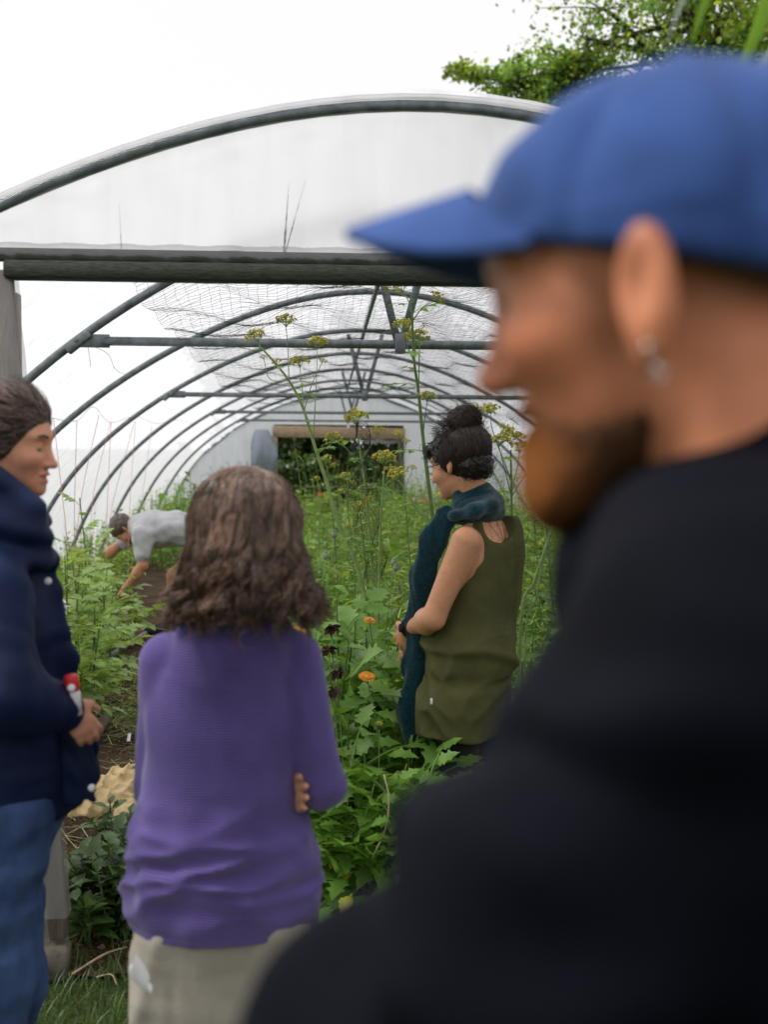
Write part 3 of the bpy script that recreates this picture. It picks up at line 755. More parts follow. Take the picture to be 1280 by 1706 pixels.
def build_body(root, J, h, lo, hi, skincol=None, head_kw={}, tint=(1, 1, 1)):
    """one continuous skin surface: head, neck, trunk, arms, hands, legs, feet"""
    H = J['head']; fw = nrm(np.asarray(J['fw'], float)); g = J.get('girth', 1.0); lm = J.get('limb', 1.0); lg = J.get('leg', 1.0)
    hc = H.w(0, 0, 0).astype(np.float32)
    def fn(P):
        T = flat(P, J['chest'], fw, .66)
        d = chain(T, [J['neck'] - (J['neck'] - J['chest']) * .35, J['chest'], J['waist'], J['pelvis']], [.10 * g, .155 * g, .135 * g, .165 * g], .06) * .66
        nk = H.w(-.028, 0, -.07)
        d = smin(d, cone(P, nk, J['neck'], .056, .062), .035)
        for s in 'LR':
            d = smin(d, chain(P, [J['s' + s], J['e' + s], J['w' + s]], [.054 * lm, .043 * lm, .028], .02), .05 * lm)
            mid = J['e' + s] + (J['w' + s] - J['e' + s]) * .3
            d = smin(d, ell(P, mid, (.042 * lm, .042 * lm, .05 * lm)), .03)
            if 'hand' + s in J: d = smin(d, hand_sdf(P, J['w' + s], *J['hand' + s]), .015)
            d = smin(d, chain(P, [J['h' + s], J['k' + s], J['a' + s]], [.088 * lg, .056 * lg, .036], .04), .05)
            t = nrm(np.asarray(J['toe'], float)); a = J['a' + s]
            d = smin(d, cone(P, a + A(0, 0, -.03) - t * .03, a + t * .15 + A(0, 0, -.055), .036, .028), .03)
        near = ((P - hc) ** 2).sum(1) < .19 ** 2
        if near.any():
            hd = head_sdf(H.loc(P[near]), **head_kw) * H.s
            d[near] = smin(d[near], hd, .02)
        return d
    def colfn(V):
        c = np.tile(np.asarray(tint, float), (len(V), 1))
        p = H.loc(V.astype(np.float32)).astype(float); q = p.copy(); q[:, 1] = np.abs(q[:, 1])
        def blob(ctr, r): return np.exp(-(((q - ctr) / r) ** 2).sum(1))[:, None]
        lips = np.clip(blob(A(.1, 0, -.067), A(.02, .020, .006)) + blob(A(.098, 0, -.081), A(.02, .018, .007)), 0, 1)
        c = c * (1 - lips * .55 * A(.3, 1, .9))
        c = c * (1 - blob(A(.075, .045, -.035), A(.03, .022, .02)) * A(-.02, .14, .12))
        c = c * (1 - blob(A(.115, 0, -.04), A(.015, .015, .012)) * A(0, .12, .1))
        ear = blob(A(-.006, .082, -.01), A(.02, .01, .03)); c = c * (1 - ear * A(-.05, .18, .2))
        if skincol is not None: c = skincol(c, p, V)
        return c
    return sdf_obj('body', fn, lo, hi, h, M['skin'], root, colfn, 1)

# ---- 1. man in a blue cap, close to the camera
man = thing('person', 'man in blue cap and dark navy jacket, smiling in profile close to the camera', 'person', (.22, .64, 0))
HM = Frame(A(.194, .662, CAMZ + .112), math.radians(155), math.radians(15), 0, 1.04)
lv = A(-math.sin(math.radians(25)), -math.cos(math.radians(25)), 0); fv = A(-math.cos(math.radians(25)), math.sin(math.radians(25)), 0)
mS, mE = at(1292, 1085, .52), at(715, 1800, .49)
mc = A(.295, .64, 1.33)
JM = dict(head=HM, fw=fv, neck=A(.25, .64, 1.55), chest=mc + A(0, 0, .05), waist=A(.29, .63, 1.12), pelvis=A(.29, .63, .95), girth=1.0, limb=.8, leg=.8,
          sL=mS + A(.02, .02, -.01), eL=mE, wL=mE + fv * .05 - lv * .22 + A(0.05, 0, .05), sR=mc - lv * .19 + A(0, 0, .11), eR=mc - lv * .22 + fv * .12 + A(0, 0, -.12), wR=mc + fv * .22 - lv * .02 + A(0, 0, -.11),
          hL=A(.26, .55, .93), kL=A(.22, .54, .5), aL=A(.24, .52, .09), hR=A(.31, .72, .93), kR=A(.28, .76, .5), aR=A(.30, .76, .09), toe=fv)
JM['handL'] = (JM['wL'] - JM['eL'], fv * -1, A(0, 0, 1), .4); JM['handR'] = (JM['wR'] - JM['eR'], fv * -1, A(0, 0, 1), .4)
def man_col(c, p, V):
    q = np.abs(p[:, 1])
    # close-cropped hair at the sides and back, jaw stubble darkened for shading contrast, cheek shadow painted in
    hairm = 1 / (1 + np.exp(-(p[:, 2] - .010 - np.clip(p[:, 0] - .02, -.2, .1) * .5) * 130)) * (p[:, 0] < .078)
    back = 1 / (1 + np.exp((p[:, 0] + .030) * 90)) * 1 / (1 + np.exp(-(p[:, 2] + .040) * 110))
    side = np.exp(-((p[:, 0] - .030) / .013) ** 2 - ((p[:, 2] + .03) / .04) ** 2)  # dimple shadow of the smiling cheek, painted into the skin colour
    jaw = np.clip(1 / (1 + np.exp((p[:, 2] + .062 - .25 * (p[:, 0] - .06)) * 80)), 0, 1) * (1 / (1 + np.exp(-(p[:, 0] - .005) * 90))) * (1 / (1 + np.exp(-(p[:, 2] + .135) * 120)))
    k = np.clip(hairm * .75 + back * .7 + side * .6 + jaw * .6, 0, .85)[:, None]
    brow = np.exp(-((p[:, 0] - .088) / .02) ** 2 - ((p[:, 2] - .021) / .006) ** 2 - ((q - .03) / .018) ** 2)[:, None]
    eye = np.exp(-((p[:, 0] - .084) / .014) ** 2 - ((p[:, 2] + .003) / .0065) ** 2 - ((q - .032) / .015) ** 2)[:, None]; conch_shade = np.exp(-((p[:, 0] - .004) / .009) ** 2 - ((p[:, 2] + .018) / .020) ** 2 - ((q - .085) / .010) ** 2)[:, None]  # eye socket and ear hollow darkened: shade painted into the skin
    k = np.clip(k + brow * .9 + eye * .7 + conch_shade * .55, 0, .88)
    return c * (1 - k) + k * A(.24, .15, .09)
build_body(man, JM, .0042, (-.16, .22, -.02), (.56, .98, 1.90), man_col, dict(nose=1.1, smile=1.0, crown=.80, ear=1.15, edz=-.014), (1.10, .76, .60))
def cap_fn(P):
    p = HMc.loc(P)
    d = ell(p, (-.014, 0, .006), (.134, .092, .116))
    a = np.arctan2(p[:, 1], p[:, 0] + .012)
    d = d + .003 * np.cos(a * 3) ** 24 * (p[:, 2] < .11) + .0022 * noise(P, .09, 2) * (p[:, 2] > .02) + .004 * np.exp(-((p[:, 0] + .005 - .4 * p[:, 2]) / .014) ** 2) * np.sin(p[:, 2] * 30)
    return smax(d, -(p[:, 2] - (.000 + .19 * p[:, 0] - .35 * np.clip(-p[:, 0], 0, 1) * 0)), .006)
HMc = Frame(A(.194, .662, CAMZ + .103), math.radians(155), math.radians(1), 0, 1.0)
cap = sdf_obj('cap', cap_fn, HM.o - A(.17, .17, .06), HM.o + A(.17, .17, .16), .0038, M['cap'], man)
V = []; nt, nsg = 41, 14
for side in (0, 1):
    for i in range(nt):
        t = -1 + 2 * i / (nt - 1); y = .083 * t
        xr_ = -.012 + .131 * math.sqrt(max(0, 1 - (y / .098) ** 2)) * .97; xt = xr_ + .004 + .080 * max(0, 1 - abs(t) ** 2.6) ** .7
        for j in range(nsg):
            s = j / (nsg - 1); x = xr_ + (xt - xr_) * s
            sl_ = (x - xr_) / .085; z = .060 - .018 * sl_ - 7.0 * y * y * (1 + .15 * sl_) - (.006 if side else 0)
            V.append(HMc.w(x, y, z))
m_ = nt * nsg
idx = lambda sd_, i, j: sd_ * m_ + i * nsg + j
Q = [(idx(0, i, j), idx(0, i + 1, j), idx(0, i + 1, j + 1), idx(0, i, j + 1)) for i in range(nt - 1) for j in range(nsg - 1)]
Q += [(idx(1, i, j), idx(1, i, j + 1), idx(1, i + 1, j + 1), idx(1, i + 1, j)) for i in range(nt - 1) for j in range(nsg - 1)]
Q += [(idx(0, i, nsg - 1), idx(0, i + 1, nsg - 1), idx(1, i + 1, nsg - 1), idx(1, i, nsg - 1)) for i in range(nt - 1)]
MB().add(V, Q).build('brim', M['cap'], cap)
tube(MB(), [HMc.w(-.012, 0, .120), HMc.w(-.012, 0, .127)], [.008, .005], 10).build('button', M['cap'], cap)
def beard_fn(P):
    p = HM.loc(P); q = p.copy(); q[:, 1] = np.abs(q[:, 1])
    g = np.interp(p[:, 0], [-.02, .0, .015, .03, .055, .08, .088, .11], [-.02, -.035, -.062, -.076, -.078, -.066, -.052, -.050]).astype(np.float32)
    m = np.clip((g - p[:, 2]) / .030, 0, 1) * np.clip((p[:, 0] - .002) / .03, 0, 1) * np.clip((p[:, 2] + .170) / .02, 0, 1)
    lip = np.clip(1.3 - np.exp(-((p[:, 2] + .075) / .010) ** 2 - (q[:, 1] / .022) ** 2) * 1.4 * (p[:, 0] > .06), 0, 1)
    chin = np.exp(-((p[:, 0] - .085) / .03) ** 2 - ((p[:, 2] + .124) / .028) ** 2)
    th = (.005 + .024 * chin) * m * lip - .0015
    d = head_sdf(p, nose=1.1, smile=1.0, crown=.8, ears=False) - th
    return d * HM.s + .0009 * noise(P, .007, 2) + .0008 * noise(P, .016, 1)
def beard_col(V):
    p = HM.loc(V.astype(np.float32)); t = np.clip((p[:, 0] - .05) / .05, 0, 1)[:, None]
    g_ = np.interp(p[:, 0], [-.02, .0, .015, .03, .055, .08, .088, .11], [-.02, -.035, -.062, -.076, -.078, -.066, -.052, -.050]); e_ = np.clip(1 - (g_ - p[:, 2]) / .02, 0, 1)[:, None]
    return (A(.075, .036, .018) * (1 - t) + A(.30, .105, .028) * t) * (1 - e_) + e_ * A(.26, .125, .068)
    return (A(.055, .028, .014) * (1 - t) + A(.30, .105, .028) * t) * (1 + .25 * noise(V.astype(np.float32), .008, 3)[:, None])
sdf_obj('beard', beard_fn, HM.o - A(.16, .16, .22), HM.o + A(.1, .16, .0), .003, M['beard'], man, beard_col)
er = HM.w(.004, .090, -.066); mbb = MB()
a = np.linspace(0, 2 * PI, 25); tube(mbb, [er + HM.d(.0032 * math.cos(t), .002, -.006 + .0032 * math.sin(t)) for t in a], .0009, 6, cap=False); mbb.build('earring', M['silver'], man)
mbb = MB(); tube(mbb, [er + HM.d(.002, -.002, .008), er + HM.d(.002, .004, .008)], [.0028, .002], 10); mbb.build('ear_stud', M['silver'], man)
b_ = MB(); V_ = []
for i in range(9):
    for j in range(3): V_.append(HM.w(.086 - 9.0 * (.005 * (i - 4)) ** 2, .005 * (i - 4), -.0705 - .003 * j + 3.0 * (.005 * (i - 4)) ** 2))
b_.add(V_, [(i * 3 + j, i * 3 + j + 1, i * 3 + j + 4, i * 3 + j + 3) for i in range(8) for j in range(2)]).build('teeth', M['white'], man)
cA, cB = at(1280, 655, .57), at(985, 868, .60)
def jacket_fn(P):
    T = flat(P, JM['chest'], fv, .72)
    d = chain(T, [mc + A(-.02, 0, .13), mc + A(0, 0, .02), JM['waist'], JM['pelvis'] + A(0, 0, -.06)], [.135, .205, .19, .20], .08) * .72
    d = smin(d, chain(P, [mS + A(.04, .04, .01), mS, mE], [.085, .086, .072], .04), .06)
    d = smin(d, chain(P, [mE, JM['wL']], [.072, .045], .03), .03)
    d = smin(d, chain(P, [JM['sR'], JM['eR'], JM['wR']], [.085, .072, .045], .03), .06)
    col = cone(P, A(.236, .645, 1.50), A(.216, .65, 1.68), .100, .092)
    sl = (cA[2] - cB[2]) / (cA[0] - cB[0])
    col = smax(col, (P[:, 2] - (cB[2] - .010 + sl * (P[:, 0] - cB[0]))) / math.hypot(1, sl), .008)
    d = smin(d, col, .02)
    ax = nrm(mE - mS); s = (P - mS.astype(np.float32)) @ ax.astype(np.float32)
    wr = noise(P * np.array([1, 1, 1.6], np.float32), .2, 1) * .011 + .015 * np.sin(s * 58 + 3 * noise(P, .25, 3)) * np.clip(s * 4, 0, 1)
    return smax(d + wr, .84 - P[:, 2], .01)
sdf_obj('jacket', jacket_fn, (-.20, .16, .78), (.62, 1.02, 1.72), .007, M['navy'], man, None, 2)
def trousers(P, J, r, zt, zb):
    d = None
    for s in 'LR':
        c = chain(P, [J['h' + s], J['k' + s], J['a' + s] + A(0, 0, .02)], r, .05); d = c if d is None else smin(d, c, .03)
    d = smin(d, ell(P, J['pelvis'], J.get('pell', (.15, .15, .12))), .06)
    d = d + .003 * noise(P * np.array([1, 1, 1.8], np.float32), .16, 4) + .002 * noise(P * np.array([.8, .8, 3], np.float32), .14, 2)
    return smax(smax(d, P[:, 2] - zt, .01), zb - P[:, 2], .01)
def shoes(root, J, m, r=.046):
    t = nrm(np.asarray(J['toe'], float))
    for s in 'LR':
        a = J['a' + s]
        f = lambda P: smax(smin(smin(cone(P, a - t * .035 + A(0, 0, -.035), a + t * .16 + A(0, 0, -.05), r, r * .85), cone(P, a + A(0, 0, .03), a + A(0, 0, -.03), r, r), .03), cone(P, a + t * .05 + A(0, 0, -.05), a + t * .12 + A(0, 0, -.05), r * 1.05, r), .03), -.004 + .008 - P[:, 2] - 0, .005)
        sdf_obj('shoe', f, np.minimum(a - t * .1, a + t * .25) - A(.07, .07, .12), np.maximum(a - t * .1, a + t * .25) + A(.07, .07, .12), .009, m, root)
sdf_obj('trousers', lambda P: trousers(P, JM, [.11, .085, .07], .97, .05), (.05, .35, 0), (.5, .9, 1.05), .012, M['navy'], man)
shoes(man, JM, M['boot'])

# ---- 2. woman at the left in a navy raincoat
YL = 2.42
lw = thing('person', 'woman in navy raincoat and blue jeans looking down at left edge', 'person', tuple(at(-10, 900, YL) * A(1, 1, 0)))
HLp = math.radians(7)
nose = at(96, 776, YL - .02)
yawL = math.radians(-9)
HL = Frame((0, 0, 0), yawL, HLp, 0, .875); HL.o = nose - HL.w(.121, 0, -.041)
fL = A(math.cos(yawL), math.sin(yawL), 0); lL = A(-math.sin(yawL), math.cos(yawL), 0)
pj = lambda x, y, dy=0: at(x, y, YL + dy)
JL = dict(head=HL, fw=fL, neck=pj(-6, 905), chest=pj(-8, 1030, .02), waist=pj(-5, 1190, .02), pelvis=pj(0, 1330, .02), girth=.8, limb=.75, leg=.72,
          sL=pj(-8, 985, .20), eL=pj(5, 1170, .26), wL=pj(90, 1240, .16), sR=pj(-12, 990, -.17), eR=pj(0, 1160, -.24), wR=pj(108, 1176, -.12),
          hL=pj(5, 1350, .11), kL=pj(20, 1640, .12), aL=pj(0, 1935, .12), hR=pj(8, 1350, -.08), kR=pj(2, 1620, -.09), aR=pj(-30, 1935, -.12), toe=fL)
JL['aL'][2] = JL['aR'][2] = .085
JL['handR'] = (A(.62, .1, -.75), lL * .8 + A(-.4, 0, -.3), A(.6, 0, .6), .6, .14)
JL['handL'] = (A(.7, -.3, -.5), -lL, A(0, 0, 1), .4, .18)
def lw_col(c, p, V):
    q = np.abs(p[:, 1])
    brow = np.exp(-((p[:, 0] - .088) / .025) ** 2 - ((p[:, 2] - .020 + .12 * np.abs(q - .03)) / .0045) ** 2 - ((q - .034) / .018) ** 2)[:, None]
    lash = np.exp(-((p[:, 2] + .0065 + 6 * (q - .031) ** 2 * 0) / .0022) ** 2 - ((q - .032) / .014) ** 2 - ((p[:, 0] - .088) / .014) ** 2)[:, None]
    k = np.clip(brow * .75 + lash * .8, 0, .85)
    return c * (1 - k) + k * A(.09, .06, .05)
lo = np.minimum(JL['aR'], pj(-140, 900)) - A(.12, .35, .1); lo[2] = -.02
build_body(lw, JL, .0045, (lo[0], YL - .42, -.02), (pj(190, 900)[0], YL + .48, 1.80), lw_col, dict(nose=1.15, smile=.9, female=True), (1.0, .86, .82))
LG = ([-.12, -.03, -.015, .005, .03, .05, .075, .1], [-.085, -.078, -.064, -.050, -.020, .010, .046, .064])
def lw_hairfn(P):
    p = HL.loc(P); q = p.copy(); q[:, 1] = np.abs(q[:, 1])
    g = np.interp(p[:, 0], *LG).astype(np.float32)
    m = np.clip((p[:, 2] - g) / .040, 0, 1)
    th = (.014 * m ** .8) * np.clip((.115 - p[:, 0]) / .07, .25, 1) - .0012 + .004 * np.clip((.0 - p[:, 0]) / .08, 0, 1)
    d = head_sdf(p, nose=1.15, smile=.9, female=True, ears=False) - th
    d = smin(d, ell(p, (-.115, 0, -.005), (.05, .05, .05)), .03)
    w = p[:, 2] * 1.0 + p[:, 0] * .45
    return (d + .0016 * np.sin(w * 260 + 3 * noise(P, .06, 2)) * m + .0012 * noise(P, .03, 1) * m) * HL.s
haircol = lambda a, b, s: (lambda V: a + (b - a) * np.clip(.5 + .5 * noise(V.astype(np.float32) * np.array([1, 1, .5], np.float32), s, 3), 0, 1)[:, None])
lwh = sdf_obj('hair', lw_hairfn, HL.o - A(.19, .16, .14), HL.o + A(.14, .16, .16), .0036, M['hair'], lw, haircol(A(.04, .024, .019), A(.09, .055, .044), .03))
def flow_on(obj, n, rng, flow, L, wav, rad, ca, cb, name, keep, lift=.002):
    vs = np.empty(len(obj.data.vertices) * 3, np.float32); ns = np.empty_like(vs)
    obj.data.vertices.foreach_get('co', vs); obj.data.vertices.foreach_get('normal', ns); vs = vs.reshape(-1, 3); ns = ns.reshape(-1, 3)
    ok_ = np.nonzero(keep(vs))[0]; j = ok_[rng.integers(0, len(ok_), n)]; nn = ns[j]; f = nrm(np.asarray(flow, float)[None] + rng.normal(size=(n, 3)) * .18); f = nrm(f - nn * (f * nn).sum(1, keepdims=True)); sd_ = np.cross(nn, f)
    s_ = np.linspace(0, 1, 9)[None, :, None]; ll = L * rng.uniform(.5, 1.2, (n, 1, 1)); w = (np.round(vs[j] @ A(40, 25, 60))[:, None, None] * 1.7)
    pth = vs[j][:, None] + f[:, None] * ll * s_ + sd_[:, None] * wav * np.sin(s_ * 5 + w) + nn[:, None] * (lift * np.sin(s_ * PI) + .0006 - ll ** 2 * s_ ** 2 * 4.2)
    strands(MB(), None, pth, rad * np.linspace(.7, 1, 9)[::-1], ca + (cb - ca) * rng.random((n, 1)) ** 1.6).build(name, M['hair'], obj)
flow_on(lwh, 6000, np.random.default_rng(3), HL.d(-1, 0, .12), .07, .006, .0008, A(.02, .012, .010), A(.34, .235, .195), 'swept_hair', lift=.005, keep=lambda V: (lambda p: (p[:, 2] > np.interp(p[:, 0], *LG) + .003) & (p[:, 0] < .11))(HL.loc(V)))  # palest strand colour paints in the sheen of the hair
mbb = MB(); tube(mbb, [HL.w(-.004, -.084, -.046), HL.w(-.004, -.088, -.052)], [.0045, .003], 8); mbb.build('earring', mat('gold', (.7, .45, .15), rough=.3, metallic=1), lw)
def brow_lash(H, root, col, lash=True, sides=(-1, 1)):
    for sd_ in sides:
        b = MB(); tube(b, spline([H.w(.0945, .013 * sd_, .0235), H.w(.0905, .030 * sd_, .0275), H.w(.079, .047 * sd_, .0235)], 10), np.linspace(.0034, .0016, 10), 6, col); b.build('eyebrow', M['hair'], root)
        if lash:
            b = MB(); ph_ = np.radians(np.linspace(-55, 65, 12)); tube(b, [H.w(.073 + .0146 * math.cos(t), (.0305 + .0146 * math.sin(t)) * sd_, -.0066 + .002 * (t * .6) ** 2) for t in ph_], .0011, 5, col * .5); b.build('eyelashes', M['hair'], root)
brow_lash(HL, lw, A(.03, .018, .014)); brow_lash(HM, man, A(.06, .03, .018))
cf = pj(95, 1060)
def coat_fn(P):
    T = flat(P, JL['chest'], fL, .78)
    d = chain(T, [pj(-6, 965, .02), JL['chest'], JL['waist'], pj(18, 1290, .02), pj(26, 1390, .02)], [.12, .165, .160, .178, .190], .08) * .78
    d = smin(d, chain(P, [JL['sR'], JL['eR'], pj(98, 1178, -.13)], [.078, .072, .054], .04), .05)
    d = smin(d, chain(P, [JL['sL'], JL['eL'], JL['wL']], [.078, .07, .05], .04), .05)
    flap = flat(P, pj(110, 1200, .0), lL, .22)
    d = smin(d, chain(flap, [pj(66, 960), pj(88, 1100), pj(112, 1230), pj(122, 1300)], [.028, .05, .06, .062], .04) * .22, .03)
    hood = chain(P, [pj(-60, 880, -.05), pj(-8, 868, -.12), pj(40, 866, -.10), pj(54, 868, 0.0), pj(35, 865, .1)], [.06, .058, .044, .032, .04], .03)
    hood2 = chain(P, [pj(-50, 815, -.07), pj(-18, 805, -.115), pj(12, 830, -.10), pj(45, 862, -.045)], [.05, .036, .032, .03], .03)
    col = chain(P, [pj(0, 925, -.13), pj(50, 915, -.07), pj(72, 930, 0)], [.05, .045, .03], .03)
    hd = smin(smin(hood, hood2, .025), col, .02)
    hd = hd + .006 * np.sin((P[:, 2] * 85 + P[:, 0] * 40) + 1.2 * noise(P, .3, 2))
    d = smin(d, hd, .02)
    d = d + .004 * noise(P * np.array([1.2, 1, .8], np.float32), .34, 0) + .0035 * (1 - 2 * np.abs(noise(P * np.array([.9, .9, 1.2], np.float32), .24, 4)))
    zb = pj(20, 1352)[2]
    return smax(d, zb - P[:, 2] + .012 * np.sin(P[:, 0] * 22), .01)
coat = sdf_obj('raincoat', coat_fn, (JL['chest'][0] - .34, YL - .42, pj(0, 1400)[2]), (pj(185, 900)[0], YL + .42, pj(0, 770)[2]), .0065, M['rain'], lw)
# turned-out front corner of the coat
corner = MB(); cpts = [pj(120, 1170, -.06), pj(150, 1180, -.05), pj(150, 1250, -.06), pj(163, 1310, -.07), pj(140, 1335, -.06), pj(95, 1352, -.05), pj(80, 1240, -.10)]
def corner_fn(P):
    F_ = flat(P, pj(125, 1260, -.05), lL, .18)
    d = chain(F_, [pj(120, 1200, -.05), pj(122, 1260, -.05), pj(112, 1310, -.05)], [.028, .036, .04], .05) * .18
    d = smin(d, chain(F_, [pj(112, 1285, -.05), pj(146, 1310, -.055)], [.036, .026], .03) * .18, .01)
    return d + .003 * noise(P, .09, 2)
sdf_obj('coat_front', corner_fn, pj(60, 1370, -.14), pj(190, 1150, .06), .004, M['rain'], coat)
for (x, y, dy) in ((80, 968, -.062), (153, 1312, -.085), (119, 1146, -.178)):
    mbb = MB(); c = pj(x, y, dy); vd = nrm(CPOS - c); tube(mbb, [c - vd * .002, c + vd * .003, c + vd * .0045], [.0078, .0078, .004], 14); mbb.build('snap_button', M['white'], coat)
sdf_obj('jeans', lambda P: trousers(P, JL, [.094, .068, .052], pj(0, 1300)[2], .06) + .005 * np.sin(P[:, 2] * 75 + 2 * noise(P, .2, 1)) * np.exp(-((P[:, 2] - .68) / .12) ** 2), (JL['kR'][0] - .3, YL - .32, .03), (JL['kR'][0] + .35, YL + .36, 1.0), .008, M['jeans'], lw)
shoes(lw, JL, M['boot'])
bt = thing('bottle', 'bottle with red cap tucked at the navy raincoat cuff', 'bottle', tuple(pj(118, 1185, -.15)))
b0, bdir = pj(126, 1190, -.145), nrm(pj(118, 1128, -.15) - pj(126, 1190, -.145))
mbb = MB(); tube(mbb, [b0, b0 + bdir * .045, b0 + bdir * .052], [.015, .015, .012], 16); mbb.build('bottle_body', M['white'], bt)
mbb = MB(); tube(mbb, [b0 + bdir * .050, b0 + bdir * .052, b0 + bdir * .078, b0 + bdir * .083], [.0135, .0150, .0150, .0115], 20); mbb.build('bottle_cap', M['red'], bt)

# ---- 3. woman in a purple jumper, seen from behind
YW = 2.15
pw = lambda x, y, dy=0: at(x, y, YW + dy)
pur = thing('person', 'woman in purple ribbed jumper with brown curly bob seen from behind', 'person', tuple(pw(390, 900) * A(1, 1, 0)))
HW = Frame(pw(408, 897, .02), math.radians(96), math.radians(6), 0, .98)
fW = A(math.cos(math.radians(96)), math.sin(math.radians(96)), 0)
JW = dict(head=HW, fw=fW, neck=pw(402, 1040, -.01), chest=pw(382, 1150), waist=pw(374, 1340), pelvis=pw(375, 1500), pell=(.15, .10, .12), girth=.74, limb=.72, leg=.75,
          sL=pw(302, 1110), eL=pw(272, 1325, .10), wL=pw(460, 1330, .20), sR=pw(496, 1115), eR=pw(532, 1312, .03), wR=pw(380, 1300, .25),
          hL=pw(310, 1540), kL=pw(290, 1840, .03), aL=pw(290, 2150), hR=pw(440, 1540), kR=pw(440, 1840, .02), aR=pw(450, 2150), toe=fW)
JW['aL'][2] = JW['aR'][2] = .085
JW['wL'] = pw(452, 1332, .05)
JW['handL'] = (pw(522, 1316, -.055) - pw(452, 1332, .05), A(-.6, -.6, 0), A(0, 0, 1), .15, .17)
JW['handR'] = (A(-.8, -.3, -.1), A(0, -1, 0), A(0, 0, 1), .5, .18)
build_body(pur, JW, .006, (pw(190, 900)[0], YW - .28, -.02), (pw(600, 900)[0], YW + .42, 1.72), None, dict(female=True), (1.0, .9, .88))
zh = pw(380, 1536)[2]
def jumper_fn(P):
    T = flat(P, JW['chest'], fW, .66)
    d = chain(T, [pw(392, 1072), pw(382, 1130), pw(374, 1230), pw(370, 1350), pw(372, 1470), pw(373, 1620)], [.075, .122, .128, .132, .172, .188], .08) * .66
    d = smin(d, cone(P, pw(404, 1010), pw(402, 1065), .056, .10), .06)
    d = smin(d, chain(P, [pw(492, 1094), pw(538, 1308, -.01), JW['wR']], [.053, .044, .040], .015), .010)
    d = smin(d, chain(P, [pw(278, 1098), pw(262, 1310, .06), JW['wL'] - (JW['wL'] - JW['eL']) * .15], [.053, .044, .040], .015), .010)
    z = P[:, 2]; x = P[:, 0] - np.float32(pw(385, 1400)[0])
    ph = z * 62 + 10.0 * x ** 2 * 3 - x * 5.0 + 1.4 * noise(P, .30, 1)
    lowm = np.clip((pw(0, 1300)[2] - z) / .10, 0, 1) * np.clip((z - zh) / .09, 0, 1)
    fold = (1 - 2 * np.abs(noise(np.stack([P[:, 0] * .45 + P[:, 2] * .12, P[:, 1] * .3, P[:, 2] - .10 * x], 1).astype(np.float32), .115, 3))) * .0075 * lowm + .004 * noise(P, .11, 1) * lowm
    up = .0045 * noise(P * np.array([1.3, 1, .6], np.float32), .2, 2) + .006 * np.exp(-((x - .11 + (z - 1.2) * .35) / .012) ** 2) * np.clip((1.3 - z) * 4, 0, 1) * np.clip((z - 1.0) * 6, 0, 1)
    blade = .006 * np.exp(-((x - .03 - (z - 1.2) * .2) / .03) ** 2) * np.exp(-((z - 1.22) / .10) ** 2)
    d = d - fold - up + blade
    zc = zh - .035 * x + .003 * np.sin(x * 14)
    hem = .004 * np.exp(-((z - zc - .012) / .012) ** 2)
    return smax(d + hem, zc - z, .008)
sdf_obj('jumper', jumper_fn, (pw(180, 900)[0], YW - .28, zh - .05), (pw(610, 900)[0], YW + .40, pw(0, 985)[2]), .0055, M['purple'], pur, None, 1)
def wtrous(P):
    d = trousers(P, JW, [.095, .092, .085], .75, .05)
    d = smin(d, cone(flat(P, pw(370, 1560), fW, .6), pw(372, 1580), pw(370, 1640), .165, .168) * .6, .03)
    d = d - .005 * np.exp(-((P[:, 0] - pw(250, 1600)[0] - (P[:, 2] - .6) * .3) / .015) ** 2) + .004 * noise(P * np.array([1.6, 1, .7], np.float32), .13, 5)
    return smax(d, P[:, 2] - .76, .01)
tr = sdf_obj('trousers', wtrous, (pw(180, 900)[0], YW - .25, .02), (pw(560, 900)[0], YW + .25, .78), .008, M['trouser'], pur)
# white pocket lining hanging out on the left hip
Vp = []; ns = 16
for i in range(ns):
    t = i / (ns - 1); c = pw(222 + 32 * t ** 1.5, 1598 + 52 * t, -.165 + .01 * t); w = .0125 * math.sin(min(1, t * 1.1 + .06) * PI) ** .6
    for q in (-1, -.3, .4, 1): Vp.append(c + A(w * q, -.008 * (1 - q * q), .010 * q))
MB().add(Vp, [(i * 4 + j, i * 4 + j + 1, (i + 1) * 4 + j + 1, (i + 1) * 4 + j) for i in range(ns - 1) for j in range(3)]).build('pocket_lining', M['white'], tr)
shoes(pur, JW, M['boot'])
# hair: a dark volume with thousands of wavy strands over it
def whair_fn(P):
    p = HW.loc(P)
    d = ell(p, (-.012, 0, .030), (.112, .095, .102))
    d = smin(d, ell(p, (-.035, 0, -.075), (.085, .112, .085)), .06)
    d = smax(d, -ell(p, (.10, 0, -.06), (.085, .07, .09)), .02)
    d = smax(d, -(p[:, 2] + .125 - .02 * np.sin(p[:, 1] * 60)), .03)
    a = np.arctan2(p[:, 1], -p[:, 0])
    return d + .006 * np.sin(a * 15 + p[:, 2] * 22 + 2 * noise(P, .09, 1)) * np.clip((.06 - p[:, 2]) * 8, 0, 1) + .003 * noise(P, .035, 2)
HA, HB_ = A(.042, .025, .017), A(.29, .175, .118)
wh = sdf_obj('hair', whair_fn, HW.o - A(.17, .19, .22), HW.o + A(.17, .19, .17), .0045, M['hair'], pur, haircol(HA * .8, HB_ * .5, .03))
rg = np.random.default_rng(21); K = 8000; n = 22
az = rg.uniform(-2.35, 2.35, K)   # 0 = back of the head
lock = np.round(az * 13 + rg.normal(size=K) * .25); lockr = np.random.default_rng(9).uniform(0, 1, (90, 5)); li = (lock + 45).astype(int)
lr = lockr[li]
s = np.linspace(0, 1, n)[None]
depth = rg.random(K) ** .6
length = (.93 + .16 * (lr[:, 0] - .5) + .10 * rg.normal(size=K) * .5 - .10 * (1 - depth))[:, None]
L_ = s * length
